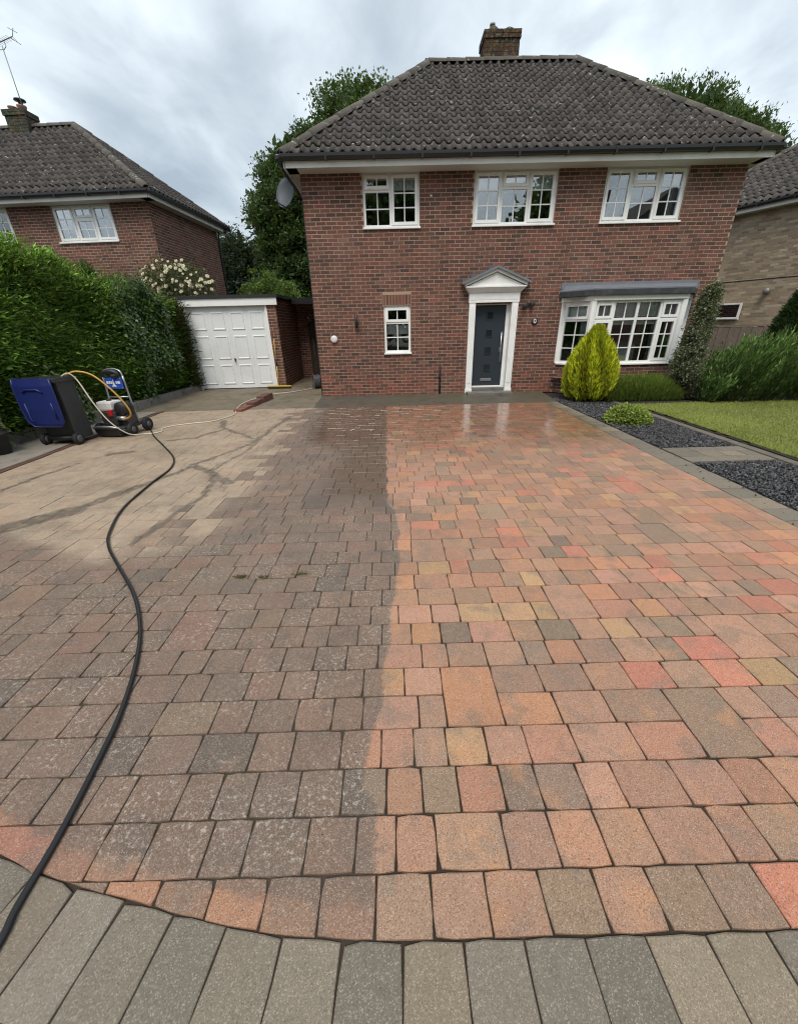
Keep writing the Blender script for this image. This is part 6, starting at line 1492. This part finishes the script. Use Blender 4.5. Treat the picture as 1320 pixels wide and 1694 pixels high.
hose('cream_hose', [(-5.26,-3.78,1.05),(-5.17,-3.74,1.09),(-5.09,-3.70,.98),(-4.93,-3.74,.62),(-4.78,-3.72,.30),(-4.62,-3.60,.07),(-4.50,-3.42,.014),(-4.33,-3.36,.012),(-4.26,-3.22,.012),(-4.36,-3.02,.012),(-4.28,-2.80,.012),(-4.0,-2.62,.012),(-3.67,-2.47,.012),(-3.50,-2.1,.012),(-3.46,-1.75,.012),(-3.62,-1.2,.02),(-3.66,-.4,.045),(-3.3,.45,.075),(-2.9,.75,.075),(-2.55,1.15,.075),(-2.35,1.42,.085)], .0105, 'hosewht', 'cream hose trailing from the bin past the brick edging to the house corner')
rl = thing('hose_reel', (-2.2, 1.5, 0.062), 'grey hose reel standing at the left corner of the red house', 'hose reel', math.radians(20))
p_ = MB(); p_.smooth = True
for k in range(7): p_.ring_tube([( -.09+k*.03, .17*math.cos(a), .2+.17*math.sin(a)) for a in np.linspace(0, 2*math.pi, 19)], .014, 6, cap=False)
p_.build('hose_coil', M['hub'], rl, kind='stuff')
for s in (-1, 1):
    p_ = MB(); p_.smooth = True; p_.ring_tube([(s*.12, .19*math.cos(a), .2+.19*math.sin(a)) for a in np.linspace(0, 2*math.pi, 21)], .012, 6, cap=False); p_.ring_tube([(s*.13,-.16,0),(s*.12,0,.2),(s*.13,.16,0)], .012, 6); p_.build('reel_side', M['hub'], rl)
p_ = MB(); p_.smooth = True; p_.ring_tube([(-.12,0,.2),(.16,0,.2)], .03, 10); p_.build('spindle', M['hub'], rl)
brm = thing('broom', (-3.36, 1.62, .066), 'yellow handled broom leaning against the garage brickwork', 'broom', math.radians(-3))
p_ = MB(); p_.smooth = True; p_.ring_tube([(-.02,.0,.07),(-.02,.10,.70)], .014, 10); p_.build('handle', M['yellowwood'], brm)
p_ = MB(); p_.smooth = True; p_.ring_tube([(-.02,.10,.70),(-.02,.165,1.34)], .013, 10); p_.build('upper_handle', M['yellowwood'], brm)
p_ = MB(); p_.smooth = True; p_.ring_tube([(-.02,.088,.62),(-.02,.108,.76)], .02, 10); p_.build('joint_collar', M['blackplastic'], brm)
p_ = MB(); p_.box(-.35, .35, -.035, .035, .055, .09); p_.build('head', M['yellowpl'], brm, bevel=.012)
p_ = MB(); p_.box(-.34, .34, -.03, .03, .002, .053); p_.build('bristles', M['blackplastic'], brm)
# black tub at the far left edge
tb = thing('tub', (-6.08, -4.42, .008), 'black plastic tub cut off by the left edge of the photo', 'tub')
p_ = MB(); p_.smooth = True; p_.lathe([(.12,0),(.155,.28),(.165,.285),(.165,.30),(.145,.30),(.11,.02)], seg=20); p_.build('pot', M['blackplastic'], tb)
p_ = MB(); p_.smooth = True; p_.lathe([(.168,.295),(.172,.30),(.172,.315),(.1,.325)], seg=20); p_.build('lid', M['blackplastic'], tb)
# scraps of pale litter on the wet paving
for k, (x, y, a) in enumerate(((-.755,-3.49,.5), (-.454,-3.53,-.5))):
    p_ = MB(); p_.v = [(-.05,-.012,.004),(.0,-.018,.014),(.06,.004,.006),(.02,.016,.016),(-.04,.01,.008)]; p_.f = [(0,1,3,4),(1,2,3)]; p_.c = [None]*5
    o = tag(p_.build('leaf_scrap', M['hosewht']), ('left' if k == 0 else 'right') + ' of two pale scraps lying on the dark wet paving', 'litter', 'pale scraps on the wet paving'); o.location = (x, y, 0); o.rotation_euler = (0, 0, a)

# ---------------------------------------------------------------- across the road (seen mirrored in the windows)
oh = thing('opposite_house', (19.5, -27, 0), 'dark gabled house across the road mirrored in the upper right window', 'house', math.pi)
p_ = MB(); p_.box(-4, 4, -4, 4, 0, 6.4, (.12,.05,.045)); p_.build('wall', M['brick_a'], oh)
p_ = MB(); p_.v = [(-4.4,-4.4,6.4),(4.4,-4.4,6.4),(4.4,4.4,6.4),(-4.4,4.4,6.4),(0,-4.4,9.8),(0,4.4,9.8)]; p_.f = [(0,4,5,3),(1,2,5,4),(0,1,4),(2,3,5)]; p_.c = [(.06,.055,.05)]*6; p_.build('roof', M['tile_a'], oh)
p_ = MB(); p_.box(2.6, 3.5, -.4, .5, 7, 10.6, (.09,.05,.04)); p_.build('chimney', M['brick_a'], oh)
parts = []
for k in range(16):
    cx = -44+k*5.8+random.uniform(-1.5, 1.5)
    if 15 < cx < 24: continue
    h_ = random.uniform(3.6, 5.4); parts.append(blob_foliage((cx, -30+random.uniform(-2, 2), h_*.75), (3.8, 2.2, h_*.8), 150, 20, .5, .5, .38, DG, 60+k))
for (cx, h_, r_x) in ((0.5, 13.5, 4.2), (12.6, 11.6, 2.3), (-7, 10.5, 3.0)):
    parts.append(blob_foliage((cx, -27, h_*.55), (r_x, 2.4, h_*.45), 420, 24, .45, .45, .34, DG, 91+int(cx)))
V, F, C = join(parts); tag(link('trees_across_road', np_mesh('trees', V, F, C), M['leaf']), 'row of trees across the road mirrored in the windows', 'trees', kind='stuff')
